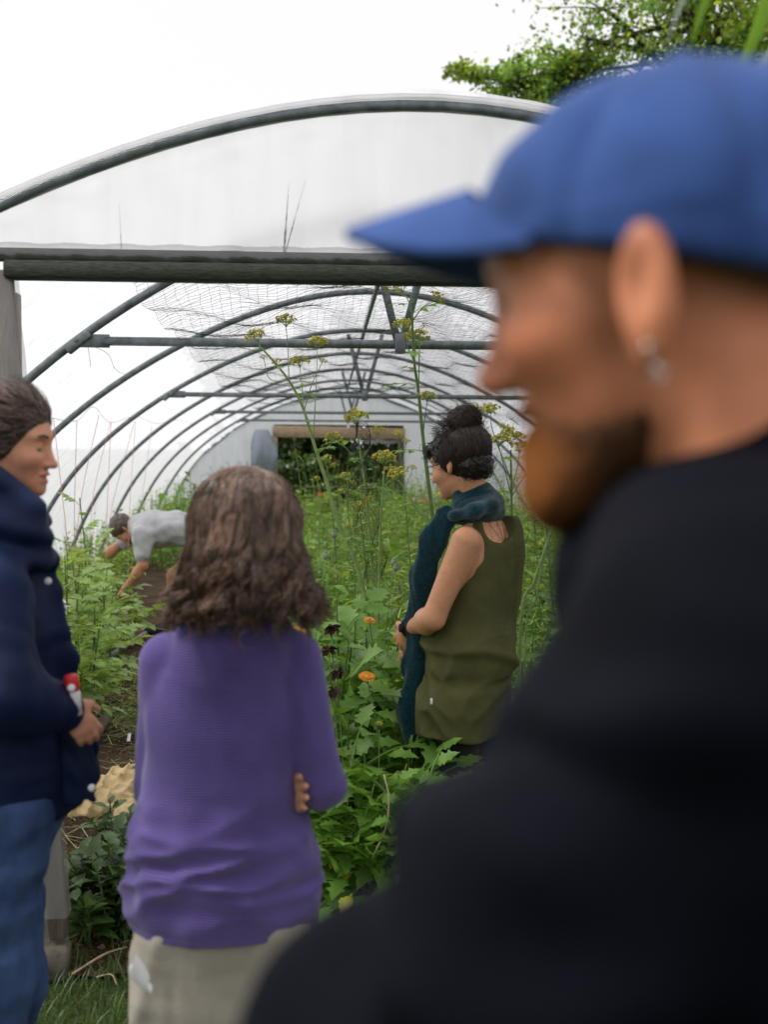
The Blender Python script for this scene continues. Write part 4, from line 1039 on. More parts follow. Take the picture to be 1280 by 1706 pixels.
pol = np.clip(L_ / .46, 0, 1) * 1.72 + .06
rx, ry, rz = .117 + .010 * depth, .098 + .012 * depth, .104 + .008 * depth
bx_ = -np.cos(az)[:, None] * np.sin(pol); by_ = np.sin(az)[:, None] * np.sin(pol)
drop = np.clip(L_ - .42, 0, 1) / .55
fl = 1 + .16 * np.sin(np.clip(drop, 0, 1) * PI * .62) * (.4 + .6 * depth[:, None])
x = -.012 + rx[:, None] * bx_ * fl - .012 * drop; y = ry[:, None] * by_ * fl * (1 + .08 * drop); z = .030 + rz[:, None] * np.cos(pol) - drop * .165
z = np.where(L_ > .42, np.minimum(z, .030 + rz[:, None] * np.cos(1.72 * .42 / .46 + .06) - drop * .150), z)
ampl = (.003 + .0078 * np.clip(drop * 1.2, 0, 1) ** 1.1) * (.6 + .8 * lr[:, 1:2])
wphase = L_ * (26 + 14 * lr[:, 2:3]) + lr[:, 3:4] * 6.28 + .75 * rg.normal(size=(K, 1))
out = np.stack([-np.cos(az), np.sin(az)], 1)
tang = np.stack([np.sin(az), np.cos(az)], 1)
cw, sw = np.cos(wphase) * ampl, np.sin(wphase) * ampl
x = x + out[:, :1] * cw + tang[:, :1] * sw; y = y + out[:, 1:] * cw + tang[:, 1:] * sw
z = z + .008 * drop * np.sin(wphase + 1) 
curl = np.clip((s - .85) / .15, 0, 1) * (lr[:, 4:5] - .25) * .045
x = x + out[:, :1] * curl; y = y + out[:, 1:] * curl
y = y + .006 * noise(np.stack([x, y, z], -1).reshape(-1, 3).astype(np.float32), .05, 4).reshape(x.shape)
pth = (np.stack([x, y, z], -1).reshape(-1, 3) * HW.s) @ HW.M.T + HW.o
mixc = np.clip(.12 + .72 * lr[:, 1] * depth + .14 * rg.normal(size=K), 0, 1)[:, None]
strands(MB(), None, pth.reshape(K, n, 3), np.linspace(.0008, .0005, n), HA * .9 + (HB_ * 1.35 - HA) * mixc ** 1.4).build('curls', M['hair'], wh)

# ---- 4. woman in an olive tunic
YO = 4.0
po = lambda x, y, dy=0: at(x, y, YO + dy)
oli = thing('person', 'woman in olive sleeveless tunic and teal scarf with dark hair bun', 'person', tuple(po(780, 900) * A(1, 1, 0)))
yo = math.radians(145)
HO = Frame(po(762, 770), yo, math.radians(16), 0, .98)
ybo = math.radians(138); fO = A(math.cos(ybo), math.sin(ybo), 0); lO = A(-math.sin(ybo), math.cos(ybo), 0)
JO = dict(head=HO, fw=fO, neck=po(792, 842), chest=po(812, 930, -.01), waist=po(792, 1055), pelvis=po(774, 1150), girth=.86, leg=.85, limb=.94,
          sL=po(776, 902, -.15), eL=po(722, 1030, -.14), wL=po(684, 1046, .06), sR=po(846, 896, .14), eR=po(800, 1030, .30), wR=po(690, 1060, .28),
          hL=po(758, 1180, -.06), kL=po(765, 1345, -.06), aL=po(775, 1470, -.05), hR=po(800, 1180, .10), kR=po(800, 1345, .12), aR=po(800, 1470, .15), toe=fO)
JO['aL'][2] = JO['aR'][2] = .085
JO['handL'] = (A(-.35, .5, -.65), A(.6, .5, .2), A(-.3, .7, .3), .5, .175)
JO['handR'] = (A(-.3, .2, -.6), A(.6, -.4, .2), A(-.3, -.7, .3), .5, .175)
def oli_col(c, p, V):
    q = np.abs(p[:, 1])
    k = np.clip(np.exp(-((p[:, 0] - .088) / .025) ** 2 - ((p[:, 2] - .02) / .005) ** 2 - ((q - .034) / .018) ** 2), 0, .8)[:, None]
    c = c * (1 - k) + k * A(.08, .05, .04)
    # dark inked branches of a tattoo between the shoulder blades
    o = po(838, 905, 0); X = ((V - o) @ CR); Zt = V[:, 2] - o[2]
    near = ((V - po(838, 890, -.12)) ** 2).sum(1) < .14 ** 2
    ink = np.zeros(len(V))
    for b, cth, w in ((.0, .15, .0035), (-.012, -.35, .0025), (.015, .5, .0025), (-.03, -.75, .002), (.004, -.05, .002)):
        ink = np.maximum(ink, np.exp(-((X - b * 0 - cth * np.clip(Zt, -.01, .2)) / w) ** 2) * (Zt > -.02))
    k = (ink * near * .8)[:, None]
    return c * (1 - k) + k * A(.12, .10, .09)
build_body(oli, JO, .0042, (po(645, 900)[0], YO - .34, -.02), (po(905, 900)[0], YO + .55, 1.84), oli_col, dict(nose=1.05, female=True), (1.02, .88, .76))
zho = po(760, 1216)[2]
neckO = po(836, 866, -.12)
def tunic_fn(P):
    T = flat(P, JO['chest'], fO, .76)
    d = chain(T, [po(822, 885), po(815, 930), po(804, 1000), po(784, 1085), po(766, 1170), po(762, 1280)], [.116, .130, .128, .146, .172, .198], .10) * .76
    d = smin(d, ell(P, po(748, 1060, .05), (.10, .10, .13)), .08)
    d = smin(d, ell(P, po(812, 1095, -.06), (.088, .088, .12)), .07)
    # straps and armholes
    d = smax(d, -cone(P, po(751, 886, -.20), po(754, 965, -.18), .058, .048), .02)
    d = smax(d, -cone(P, po(872, 880, .2), po(866, 940, .2), .062, .05), .02)
    d = smax(d, -ell(P, neckO, (.068, .12, .085)), .012)
    d = smax(d, P[:, 2] - po(0, 856)[2], .01)
    u = ((P - JO['chest'].astype(np.float32)) @ lO.astype(np.float32)); z = P[:, 2]
    backm = np.clip(-((P - JO['chest'].astype(np.float32)) @ fO.astype(np.float32)) * 14, 0, 1)
    pleat = .009 * np.sin(u * 120) * np.exp(-((u + .02) / .04) ** 2) * np.clip((z - 1.0) * 5, 0, 1) * backm
    sw = np.exp(-((z - po(0, 1095)[2] - .05 * np.sin(u * 9)) / .022) ** 2) * .014
    low = np.clip((po(0, 1020)[2] - z) * 5, 0, 1)
    fold = (1 - 2 * np.abs(noise(P * np.array([.9, .9, 1.1], np.float32), .26, 2))) * .007 * (.35 + low * .8) + .002 * noise(P, .09, 1) * low
    d = d - pleat - sw - fold + .012 * np.exp(-((z - po(0, 1125)[2]) / .03) ** 2)
    return smax(d, zho - z + .008 * np.sin(u * 30), .006)
tun = sdf_obj('tunic', tunic_fn, (po(650, 900)[0], YO - .32, zho - .03), (po(905, 900)[0], YO + .34, po(0, 830)[2]), .005, M['olive'], oli)
sdf_obj('leggings', lambda P: trousers(P, JO, [.095, .066, .046], .75, .06), (po(700, 900)[0], YO - .25, .03), (po(880, 900)[0], YO + .35, .78), .009, M['black'], oli)
shoes(oli, JO, M['boot'])
mbb = MB(); beam(mbb, po(719, 1163, -.245), po(719, 1173, -.245), .008, .003, up=(0, 1, 0), bevel=.0005); mbb.build('fabric_tag', M['white'], tun)
# teal scarf: a thick roll round the neck and a long end in front
def scarf_fn(P):
    d = cone(P, po(781, 806), po(796, 846, -.01), .066, .098)
    d = smax(d, (P[:, 2] - po(0, 804)[2]) - .25 * (P[:, 0] - po(780, 800)[0]), .012)
    d = smax(d, -(P[:, 2] - po(0, 868)[2]) + .10 * (P[:, 0] - po(780, 800)[0]), .02)
    d = smin(d, chain(P, [po(758, 858, -.10), po(790, 852, -.135), po(822, 842, -.10), po(830, 838, 0)], [.024, .024, .020, .022], .03), .025)
    F_ = flat(P, po(700, 1000, -.02), nrm(A(.25, .95, 0)), .45)
    d = smin(d, chain(F_, [po(744, 862, -.06), po(722, 900, -.05), po(704, 960, 0), po(700, 1030, .05), po(694, 1100, .08), po(684, 1180, .05), po(690, 1238, .04)], [.044, .042, .038, .036, .034, .036, .030], .04) * .45, .02)
    return d + .005 * (1 - 2 * np.abs(noise(np.stack([P[:, 0] * .2, P[:, 1] * .2, P[:, 2] - .30 * P[:, 0]], 1).astype(np.float32), .06, 1))) * np.clip((P[:, 2] - 1.36) * 20, 0, 1) + .004 * noise(P * np.array([1, 1, .18], np.float32), .06, 3) * np.clip((1.40 - P[:, 2]) * 20, 0, 1)
sc = sdf_obj('scarf', scarf_fn, (po(655, 900)[0], YO - .28, po(0, 1262)[2]), (po(860, 900)[0], YO + .32, po(0, 795)[2]), .0045, M['teal'], oli)
fr_ = MB(); rg = np.random.default_rng(4)
for i in range(22):
    a = po(683 + 15 * i / 21, 1240, .02 + .04 * rg.random()); tube(fr_, spline([a, a + A(.004 * rg.normal(), 0, -.03), a + A(.008 * rg.normal(), .005, -.065 - .02 * rg.random())], 5), .0018, 4)
fr_.build('fringe', M['teal'], sc)
wt = MB(); wdir = nrm(JO['wL'] - JO['eL']); T_ = nrm(np.cross(wdir, A(0, 0, 1))); B_ = np.cross(wdir, T_)
wc = JO['wL'] - wdir * .012
for q in range(2): tube(wt, [wc + wdir * .010 * (q - .5) + (T_ * math.cos(t) + B_ * math.sin(t)) * .036 for t in np.linspace(0, 2 * PI, 25)], .0065, 6, cap=False)
wt.build('watch_strap', M['black'], oli)
wf = MB(); tube(wf, [wc - T_ * .030 + A(-.0, 0, 0), wc - T_ * .046], [.017, .016], 16); wf.build('watch', M['black'], oli)
brow_lash(HO, oli, A(.02, .013, .01), False)
# glasses
gm = MB()
for s_ in (-1, 1):
    tube(gm, [HO.w(.098, .032 * s_ + .020 * math.cos(t), -.004 + .017 * math.sin(t)) for t in np.linspace(0, 2 * PI, 21)], .0013, 5, cap=False)
    tube(gm, [HO.w(.096, .053 * s_, .004), HO.w(.05, .074 * s_, .003), HO.w(.0, .082 * s_, -.002)], .0013, 5)
gm.build('glasses', M['black'], oli)
def ohair_fn(P):
    p = HO.loc(P); q = p.copy(); q[:, 1] = np.abs(q[:, 1])
    d = ell(p, (-.018, 0, .032), (.106, .087, .096))
    d = smin(d, ell(p, (-.062, 0, -.030), (.070, .078, .062)), .03)
    d = smax(d, -ell(q, (.098, 0, -.055), (.100, .108, .092)), .01)
    d = smin(d, ell(p, (.075, 0, .062), (.040, .058, .030)), .02)
    d = smax(d, -(p[:, 2] + .085), .01)
    bun = ell(p, (-.070, 0, .138), (.056, .058, .050))
    bun = bun + .007 * np.sin(np.arctan2(p[:, 1], p[:, 0] + .07) * 4 + p[:, 2] * 90 + noise(P, .06, 1) * 2)
    d = smin(d, bun, .015)
    return d + .003 * noise(P, .042, 2) + .0015 * noise(P, .02, 1)
oh = sdf_obj('hair', ohair_fn, HO.o - A(.2, .2, .16), HO.o + A(.2, .2, .28), .004, M['hair'], oli, haircol(A(.004, .003, .0025), A(.012, .008, .006), .025))
K = 4200; n = 12; rg = np.random.default_rng(8)
az = rg.uniform(-2.3, 2.3, K); s = np.linspace(0, 1, n)[None]
pol = 2.6 * (1 - s) * (1 - .3 * rg.random((K, 1))) + .25 * s
rr = 1.0 + .05 * rg.random((K, 1)) + .035 * np.sin(s * 12 + rg.uniform(0, 6.28, (K, 1))) * np.sin(s * PI)
x = -.020 - .107 * rr * np.cos(az)[:, None] * np.sin(pol) - .03 * s; y = .089 * rr * np.sin(az)[:, None] * np.sin(pol); z = .030 + .097 * rr * np.cos(pol)
k2 = 1300; a0 = rg.uniform(0, 6.28, k2); lat = rg.uniform(-1.1, 1.3, k2); tt = np.linspace(0, 1.6, n)[None]
lat2 = lat[:, None] + .5 * np.sin(tt * 2 + a0[:, None]); R2 = (.056 + .006 * rg.random((k2, 1)) + .004 * np.sin(tt * 14 + a0[:, None] * 3))
x2 = -.070 + R2 * np.cos(a0[:, None] + tt) * np.cos(lat2); y2 = R2 * np.sin(a0[:, None] + tt) * np.cos(lat2); z2 = .138 + R2 * .86 * np.sin(lat2)
# stray curls round the outline
k3 = 260; a3 = rg.uniform(0, 6.28, k3); b3 = rg.uniform(-.4, 1.4, k3); t3 = np.linspace(0, 1, n)[None]
R3 = .105 + .03 * t3 * rg.random((k3, 1)); x3 = -.02 + R3 * np.cos(a3)[:, None] * np.cos(b3)[:, None] + .006 * np.sin(t3 * 14 + a3[:, None]); y3 = .9 * R3 * np.sin(a3)[:, None] * np.cos(b3)[:, None] + .006 * np.cos(t3 * 14 + a3[:, None]); z3 = .034 + R3 * np.sin(b3)[:, None] + .02 * t3
ok3 = ~((np.cos(a3) > .3) & (b3 < .6)); x3, y3, z3 = x3[ok3], y3[ok3], z3[ok3]
pth = np.stack([np.concatenate([x, x2, x3]), np.concatenate([y, y2, y3]), np.concatenate([z, z2, z3])], -1)
keep = ~((pth[:, :, 0] > .03) & (pth[:, :, 2] < .03)).any(1); pth = pth[keep]
pth = (pth.reshape(-1, 3) * HO.s) @ HO.M.T + HO.o; KK = keep.sum()
strands(MB(), None, pth.reshape(KK, n, 3), np.full(n, .0009), A(.012, .008, .006) + rg.random((KK, 1)) ** 1.6 * A(.085, .052, .038)).build('loose_strands', M['hair'], oh)

def curls_on(obj, n, rng, L, amp, rad, ca, cb, name):
    vs = np.empty(len(obj.data.vertices) * 3, np.float32); ns = np.empty_like(vs)
    obj.data.vertices.foreach_get('co', vs); obj.data.vertices.foreach_get('normal', ns); vs = vs.reshape(-1, 3); ns = ns.reshape(-1, 3)
    j = rng.integers(0, len(vs), n); p0 = vs[j] - ns[j] * .003; nn = ns[j]
    t1 = nrm(np.cross(nn, rng.normal(size=(n, 3)))); t2 = np.cross(nn, t1); s_ = np.linspace(0, 1, 10)[None, :, None]
    w = rng.uniform(0, 6.28, (n, 1, 1)); f = rng.uniform(8, 15, (n, 1, 1)); a = amp * (.4 + .6 * s_)
    pth = p0[:, None] + t1[:, None] * (L * rng.uniform(.5, 1.2, (n, 1, 1)) * s_ + a * np.cos(s_ * f + w) * .6) + t2[:, None] * a * np.sin(s_ * f + w) + nn[:, None] * (amp * 1.3 * np.sin(s_ * f * .8 + w) + .005 * s_)
    strands(MB(), None, pth, np.full(10, rad), ca + (cb - ca) * rng.random((n, 1)) ** 2).build(name, M['hair'], obj)
curls_on(oh, 1500, np.random.default_rng(12), .03, .004, .0009, A(.006, .004, .0035), A(.05, .03, .022), 'curls')
curls_on(wh, 900, np.random.default_rng(13), .05, .006, .0007, A(.03, .017, .012), A(.26, .16, .11), 'flyaway_hair')

# ---- 5. man bending over the bed at the left
YB = 9.5
pb = lambda x, y, dy=0: at(x, y, YB + dy)
ben = thing('person', 'man in pale grey t-shirt bending down to weed the bed', 'person', tuple(pb(285, 1050) * A(1, 1, 0)))
HBd = Frame(pb(207, 881), math.radians(184), math.radians(72), 0, 1.0)
JB = dict(head=HBd, fw=A(-.25, 0, -1), neck=pb(232, 872), chest=pb(258, 882), waist=pb(300, 880), pelvis=pb(338, 890), girth=.95,
          sL=pb(236, 892, -.2), eL=pb(238, 942, -.24), wL=pb(208, 982, -.2), sR=pb(226, 884, .2), eR=pb(194, 912, .22), wR=pb(163, 938, .2),
          hL=pb(348, 905, -.1), kL=pb(290, 960, -.08), aL=pb(281, 1042, -.05), hR=pb(340, 905, .1), kR=pb(325, 965, .12), aR=pb(330, 1040, .12), toe=A(-1, -.15, 0))
JB['aL'][2] = JB['aR'][2] = .10
JB['handL'] = (pb(190, 1002, -.2) - JB['wL'], A(-.6, .1, .4), A(0, 1, 0), .5, .19); JB['handR'] = (A(-.8, 0, -.5), A(-.4, 0, .8), A(0, -1, 0), .4, .19)
build_body(ben, JB, .009, (pb(140, 900)[0], YB - .5, -.02), (pb(372, 900)[0], YB + .6, 1.25), None, dict(), (.98, .84, .76))
def tee_fn(P):
    T = flat(P, JB['chest'], A(-.1, 0, -.995), .76)
    d = chain(T, [pb(238, 876), pb(256, 880), pb(298, 880), pb(335, 888)], [.13, .185, .178, .17], .08) * .76
    d = smin(d, cone(P, JB['sL'], JB['sL'] + (JB['eL'] - JB['sL']) * .62, .088, .075), .05)
    d = smin(d, cone(P, JB['sR'], JB['sR'] + (JB['eR'] - JB['sR']) * .62, .085, .075), .05)
    return d + .012 * noise(P * np.array([1, 1, 1.5], np.float32), .28, 1) + .006 * noise(P, .12, 2)
sdf_obj('t_shirt', tee_fn, (pb(185, 900)[0], YB - .5, .62), (pb(375, 900)[0], YB + .5, 1.3), .011, M['tee'], ben)
sdf_obj('shorts', lambda P: smin(chain(P, [JB['pelvis'], JB['hL'], JB['kL'] + (JB['hL'] - JB['kL']) * .55], [.17, .13, .10], .05), chain(P, [JB['pelvis'], JB['hR'], JB['kR'] + (JB['hR'] - JB['kR']) * .55], [.17, .13, .10], .05), .03), (pb(270, 900)[0], YB - .4, .35), (pb(385, 900)[0], YB + .45, 1.15), .015, M['shorts'], ben)
def bhair(P):
    p = HBd.loc(P); d = ell(p, (-.014, 0, .036), (.110, .088, .098)); q = p.copy(); q[:, 1] = np.abs(q[:, 1])
    return smax(smax(d, -ell(q, (.095, 0, -.045), (.085, .1, .09)), .01), -(p[:, 2] + .07), .01) + .004 * noise(P, .05, 1)
sdf_obj('hair', bhair, HBd.o - A(.2, .2, .2), HBd.o + A(.2, .2, .2), .006, M['hair'], ben, haircol(A(.06, .042, .03), A(.14, .105, .078), .05))
def bbeard(P): return ell(HBd.loc(P), (.062, 0, -.10), (.045, .05, .04)) + .004 * noise(P, .04, 2)
sdf_obj('beard', bbeard, HBd.o - A(.2, .2, .2), HBd.o + A(.2, .2, .2), .007, M['hair'], ben, lambda V: np.tile(A(.025, .015, .012), (len(V), 1)))
for s_ in 'LR':
    a = JB['a' + s_]; k = a + (JB['k' + s_] - a) * .30
    mbb = MB(); tube(mbb, [a + A(0, 0, .03), a + (k - a) * .5, k, k + (k - a) * .02], [.052, .054, .056, .045], 14); mbb.build('sock', M['sock'], ben)
shoes(ben, JB, M['boot'], .06)

# ------------------------------------------------------------------ plants
M['leafA'] = leafmat('lovage_leaf', (.165, .32, .055), .34)
M['leafB'] = leafmat('herb_leaf', (.21, .37, .062), .34)
M['leafD'] = leafmat('nettle_leaf', (.062, .125, .030), .28)
M['leafT'] = leafmat('tomato_leaf', (.30, .44, .12), .36)
M['grass'] = leafmat('grass_blade', (.060, .115, .024), .30)
M['stemP'] = mat('pale_stem', (.24, .34, .12), rough=.6, var=.25, scale=20, use_col=True)
M['stemG'] = mat('green_stem', (.13, .22, .06), rough=.6, var=.25, scale=20, use_col=True)
M['umbel'] = leafmat('umbel_yellow', (.52, .54, .09), .3, var=.3, scale=60)
M['petal'] = leafmat('orange_petal', (.85, .36, .02), .25, var=.15, scale=40)
M['dry'] = mat('dry_brown', (.06, .035, .022), rough=.9, var=.4, scale=40, use_col=True)
M['poppy'] = mat('poppy_head', (.28, .33, .24), rough=.7, var=.2, scale=40)
M['straw'] = mat('straw', (.42, .37, .22), rough=.9, var=.3, scale=20, use_col=True)
M['bark'] = mat('bark', (.07, .055, .042), rough=.95, var=.4, scale=9, bump=.6, bscale=20, stretch=(4, 4, 1))
M['treeleaf'] = leafmat('tree_leaf', (.17, .31, .065), .6, var=.35, scale=3)
M['darkleaf'] = leafmat('hedge_leaf', (.035, .07, .02), .25, var=.3, scale=3)
M['crumb'] = mat('soil_crumb', (.11, .07, .045), rough=1, var=.35, scale=30, use_col=True)
M['cloth'] = mat('mustard_cloth', (.62, .47, .26), rough=.95, var=.15, scale=10, bump=.3, bscale=250, spec=.08)
M['hose'] = mat('grey_hose', (.30, .29, .27), rough=.7, var=.25, scale=12)
UPV = A(0, 0, 1)
def vary(rng, n, lo=.7, hi=1.25, yellow=.15):
    v = rng.uniform(lo, hi, (n, 1)); y = rng.uniform(0, 1, (n, 1)) ** 3 * yellow
    return np.clip(v * (1 + y * A(1.6, .5, -.3)), 0, 2.2)

# --- compound leaf meshes shared by the plants whose leaves can be told apart
def compound_leaf(rng, L=.2, pairs=2, prof=LOBED, m=None, w=.34, leafl=.5, stemc=(1, 1, 1)):
    b = MB(); col = vary(rng, 1)[0]
    ax = spline([(0, 0, 0), (L * .5, 0, .03 * L), (L, 0, -.05 * L)], 7)
    ring = MB()
    for i in range(6):
        d = nrm(ax[i + 1] - ax[i]); leaves(b, ax[i:i + 1], d[None], [UPV], np.linalg.norm(ax[i + 1] - ax[i]) * 1.02, .006 * L / .2 * (1 - i * .09), [1, 1], 0, .9, col * .9)
    P, D, N, LL = [ax[-1]], [nrm(A(1, 0, -.15))], [UPV], [L * leafl * 1.1]
    for k in range(pairs):
        t = .45 + .5 * k / max(1, pairs - .5); c = ax[0] + (ax[-1] - ax[0]) * t + A(0, 0, .02 * L)
        for s in (-1, 1):
            P.append(c); D.append(nrm(A(.55 + .2 * rng.random(), s * .8, -.1 + .15 * rng.normal()))); N.append(nrm(A(.1 * rng.normal(), .25 * rng.normal(), 1))); LL.append(L * leafl * (.75 + .3 * rng.random()))
    LL = np.array(LL)
    leaves(b, np.array(P), np.array(D), np.array(N), LL, LL * w, prof, .22, .22, np.clip(col * rng.uniform(.88, 1.12, (len(P), 1)), 0, 2))
    return b.mesh('leaf', m)
def simple_leaf(rng, L, w, prof, m, bend=.25, col=None):
    b = MB(); c = vary(rng, 1)[0] if col is None else col
    leaves(b, [(0, 0, 0)], [(1, 0, .25)], [UPV], L * .18, .003, [1, 1], 0, .8, c)
    leaves(b, [(L * .17, 0, L * .04)], [(1, 0, .1)], [UPV], L * .85, L * w, prof, bend, .25, c)
    return b.mesh('leaf', m)
rg = np.random.default_rng(77)
LOV = [compound_leaf(rg, .21, 1 + i % 2, LOBED, M['leafA'], .36, .52) for i in range(8)]
TOM = [compound_leaf(rg, .18, 2 + i % 2, TOMATO, M['leafT'], .46, .46) for i in range(6)]
TOB = [simple_leaf(rg, .11, .42, TOOTH, M['leafT']) for i in range(4)]
NET = [simple_leaf(rg, .10, .30, TOOTH, M['leafD']) for i in range(6)]
BRD = [simple_leaf(rg, .12, .26, OVATE, M['leafA']) for i in range(6)]
YEL = [simple_leaf(rg, .07, .36, TOOTH, M['leafA'], .4, A(3.2, 1.7, .5))]
def orient(o, d, up, s, loc):
    x = nrm(d); y = nrm(np.cross(up, x)); z = np.cross(x, y)
    return Matrix(((x[0] * s, y[0] * s, z[0] * s, loc[0]), (x[1] * s, y[1] * s, z[1] * s, loc[1]), (x[2] * s, y[2] * s, z[2] * s, loc[2]), (0, 0, 0, 1)))
def put_leaf(root, me, loc, d, up=UPV, s=1.0):
    o = bpy.data.objects.new('leaf', me); COL.objects.link(o); o.parent = root
    o.matrix_parent_inverse = Matrix.Identity(4)
    m = orient(o, np.asarray(d, float), np.asarray(up, float), s, np.asarray(loc, float)); rl = Vector(root['_base'])
    m.translation = m.translation - rl
    o.matrix_basis = m
    return o
def plant(name, label, cat, base, group=None):
    t = thing(name, label, cat, tuple(base), group); t['_base'] = tuple(float(v) for v in base); return t
def leafy_plant(name, label, cat, base, hgt, spread, nstem, per, meshes, smat, rng, group=None, sc=1.0, droop=.1, pair=False, yellow=0):
    root = plant(name, label, cat, base, group); st = MB(); base = np.asarray(base, float)
    for i in range(nstem):
        a = rng.uniform(0, 2 * PI) if nstem > 1 else 0; r = spread * math.sqrt(rng.random()); h = hgt * rng.uniform(.65, 1.0)
        tip = base + A(math.cos(a) * r, math.sin(a) * r, h)
        path = spline([base + A(rng.normal() * .02, rng.normal() * .02, 0), base * .45 + tip * .55 + A(rng.normal() * .02, rng.normal() * .02, .05 * h), tip], 9)
        tube(st, path, np.linspace(.006, .0028, 9) * (.7 + .5 * hgt), 5, vary(rng, 1)[0], cap=False)
        for k in range(per):
            t = .22 + .78 * (k + rng.random() * .5) / per; t = min(t, 1.0); j = t * 8; q = path[int(min(7, j))] + (path[int(min(7, j)) + 1] - path[int(min(7, j))]) * (j - int(min(7, j)))
            az = rng.uniform(0, 2 * PI) if not pair else (k * PI / 2 + rng.normal() * .25)
            for s in ((0, PI) if pair else (0,)):
                el = rng.uniform(-.25, .55) + .35 * t
                d = A(math.cos(az + s) * math.cos(el), math.sin(az + s) * math.cos(el), math.sin(el))
                put_leaf(root, meshes[rng.integers(len(meshes))], q, d, nrm(UPV + rng.normal(size=3) * .25), sc * rng.uniform(.65, 1.15) * (1.05 - .35 * t if pair else 1))
    for k in range(yellow):
        a = rng.uniform(0, 2 * PI); put_leaf(root, YEL[0], base + A(math.cos(a) * .12, math.sin(a) * .12 - .1, rng.uniform(.15, .4)), (math.cos(a), -.6, -.4), UPV, rng.uniform(.7, 1.1))
    st.build('stem', smat, root)
    return root
rg = np.random.default_rng(5)
ORD = ['first', 'second', 'third', 'fourth', 'fifth', 'sixth', 'seventh', 'eighth', 'ninth', 'tenth', 'eleventh', 'twelfth', 'thirteenth']
G1 = 'broad-leaved plants between the two women'
# px, py of the plant's top, depth
for i, (x, y, Y, sp) in enumerate([(560, 1010, 4.55, .20), (615, 1000, 4.9, .2), (668, 985, 5.1, .2), (540, 1075, 4.3, .18), (595, 1090, 4.25, .2), (650, 1075, 4.4, .2), (690, 1100, 4.55, .15),
                                   (560, 1190, 4.0, .18), (612, 1200, 3.95, .2), (645, 1205, 4.0, .14), (590, 1290, 3.75, .18), (640, 1290, 3.72, .17), (660, 1320, 3.75, .10), (560, 1360, 3.66, .14), (610, 1385, 3.6, .15), (650, 1385, 3.62, .12), (530, 1290, 3.9, .16)]):
    p = at(x, y, Y); b = p * A(1, 1, 0) + A(0, 0, .015)
    row = [r_ for r_ in ((0, 3, 'rear'), (3, 7, 'second'), (7, 10, 'middle'), (10, 13, 'fourth'), (13, 16, 'front'), (16, 17, '')) if r_[0] <= i < r_[1]][0]
    lab = 'green broad-leaved plant, %s from left in the %s row of the clump' % (ORD[i - row[0]], row[2]) if row[2] else 'green broad-leaved plant half hidden behind the purple elbow'
    leafy_plant('broadleaf_plant', lab, 'plant', b, p[2] + .03, sp, 5, 5, LOV, M['stemG'], rg, G1, 1.22 if y < 1230 else 1.0, yellow=2 if y > 1280 else 0)
for i, (x, y, Y, sp) in enumerate([(925, 1020, 5.0, .2), (895, 1060, 4.5, .15), (960, 985, 5.4, .25), (900, 985, 5.6, .2)]):
    p = at(x, y, Y); b = p * A(1, 1, 0) + A(0, 0, .015)
    leafy_plant('broadleaf_plant', ('green broad-leaved plant under the bearded chin, right of the olive tunic', 'green broad-leaved plant touching the right edge of olive tunic', 'rightmost green broad-leaved plant beside the navy shoulder', 'rearmost green broad-leaved plant behind the olive back')[i], 'plant', b, p[2], sp, 5, 5, LOV + BRD, M['stemG'], rg, 'broad-leaved plants right of the olive tunic', .9)
# nettles beside the left post
for i, (x, y, Y, sp, hs) in enumerate([(228, 1262, 4.5, .03, 1), (190, 1330, 4.2, .10, 4), (150, 1400, 3.75, .10, 5), (205, 1400, 3.9, .12, 5), (165, 1470, 3.62, .10, 5), (215, 1460, 3.75, .10, 5), (130, 1450, 3.85, .06, 3), (240, 1420, 4.05, .12, 4), (185, 1405, 3.6, .12, 5), (225, 1500, 3.6, .1, 5), (150, 1500, 3.55, .08, 4)]):
    p = at(x, y, Y); b = p * A(1, 1, 0) + A(0, 0, .01)
    lab = 'tall single-stemmed nettle in front of the yellow cloth' if i == 0 else 'dark green nettle beside left door post, %s from the left' % ORD[sorted([1, 2, 3, 4, 5, 6, 7, 8, 9, 10], key=lambda k: [0, 190, 150, 205, 165, 215, 130, 240, 185, 225, 151][k]).index(i)]
    leafy_plant('nettle_plant', lab, 'plant', b, p[2] + .02, sp, hs, 6, NET, M['stemG'], rg, None if i == 0 else 'nettles beside the left door post', 1.0, pair=True)
# tomato plants and their kin along the left wall
TP = [(128, 800, 7.4, .06, 1, 9), (120, 905, 6.6, .10, 4, 6), (158, 905, 7.4, .12, 4, 6), (105, 960, 6.0, .08, 4, 6), (140, 985, 6.6, .14, 5, 6), (178, 960, 7.6, .12, 4, 5), (200, 985, 8.4, .12, 4, 5), (130, 1050, 6.0, .12, 5, 5), (160, 1050, 7.0, .12, 4, 5), (150, 1110, 6.4, .08, 4, 4), (215, 1000, 9.0, .10, 4, 5), (165, 880, 8.6, .08, 3, 6), (112, 890, 8.8, .10, 3, 6)]
for i, (x, y, Y, sp, hs, per) in enumerate(TP):
    p = at(x, y, Y); b = p * A(1, 1, 0) + A(0, 0, .015)
    lab = 'tallest tomato plant climbing its twine beside the raincoat woman' if i == 0 else 'pale green tomato plant at the left wall, %s from the left' % ORD[sorted(range(1, 13), key=lambda k: TP[k][0] + k * .01).index(i)]
    leafy_plant('tomato_plant', lab, 'plant', b, max(.15, p[2]), sp, hs, per, TOM + TOB, M['stemG'], rg, None if i == 0 else 'tomato plants along the left wall', 1.15 if i else .9)
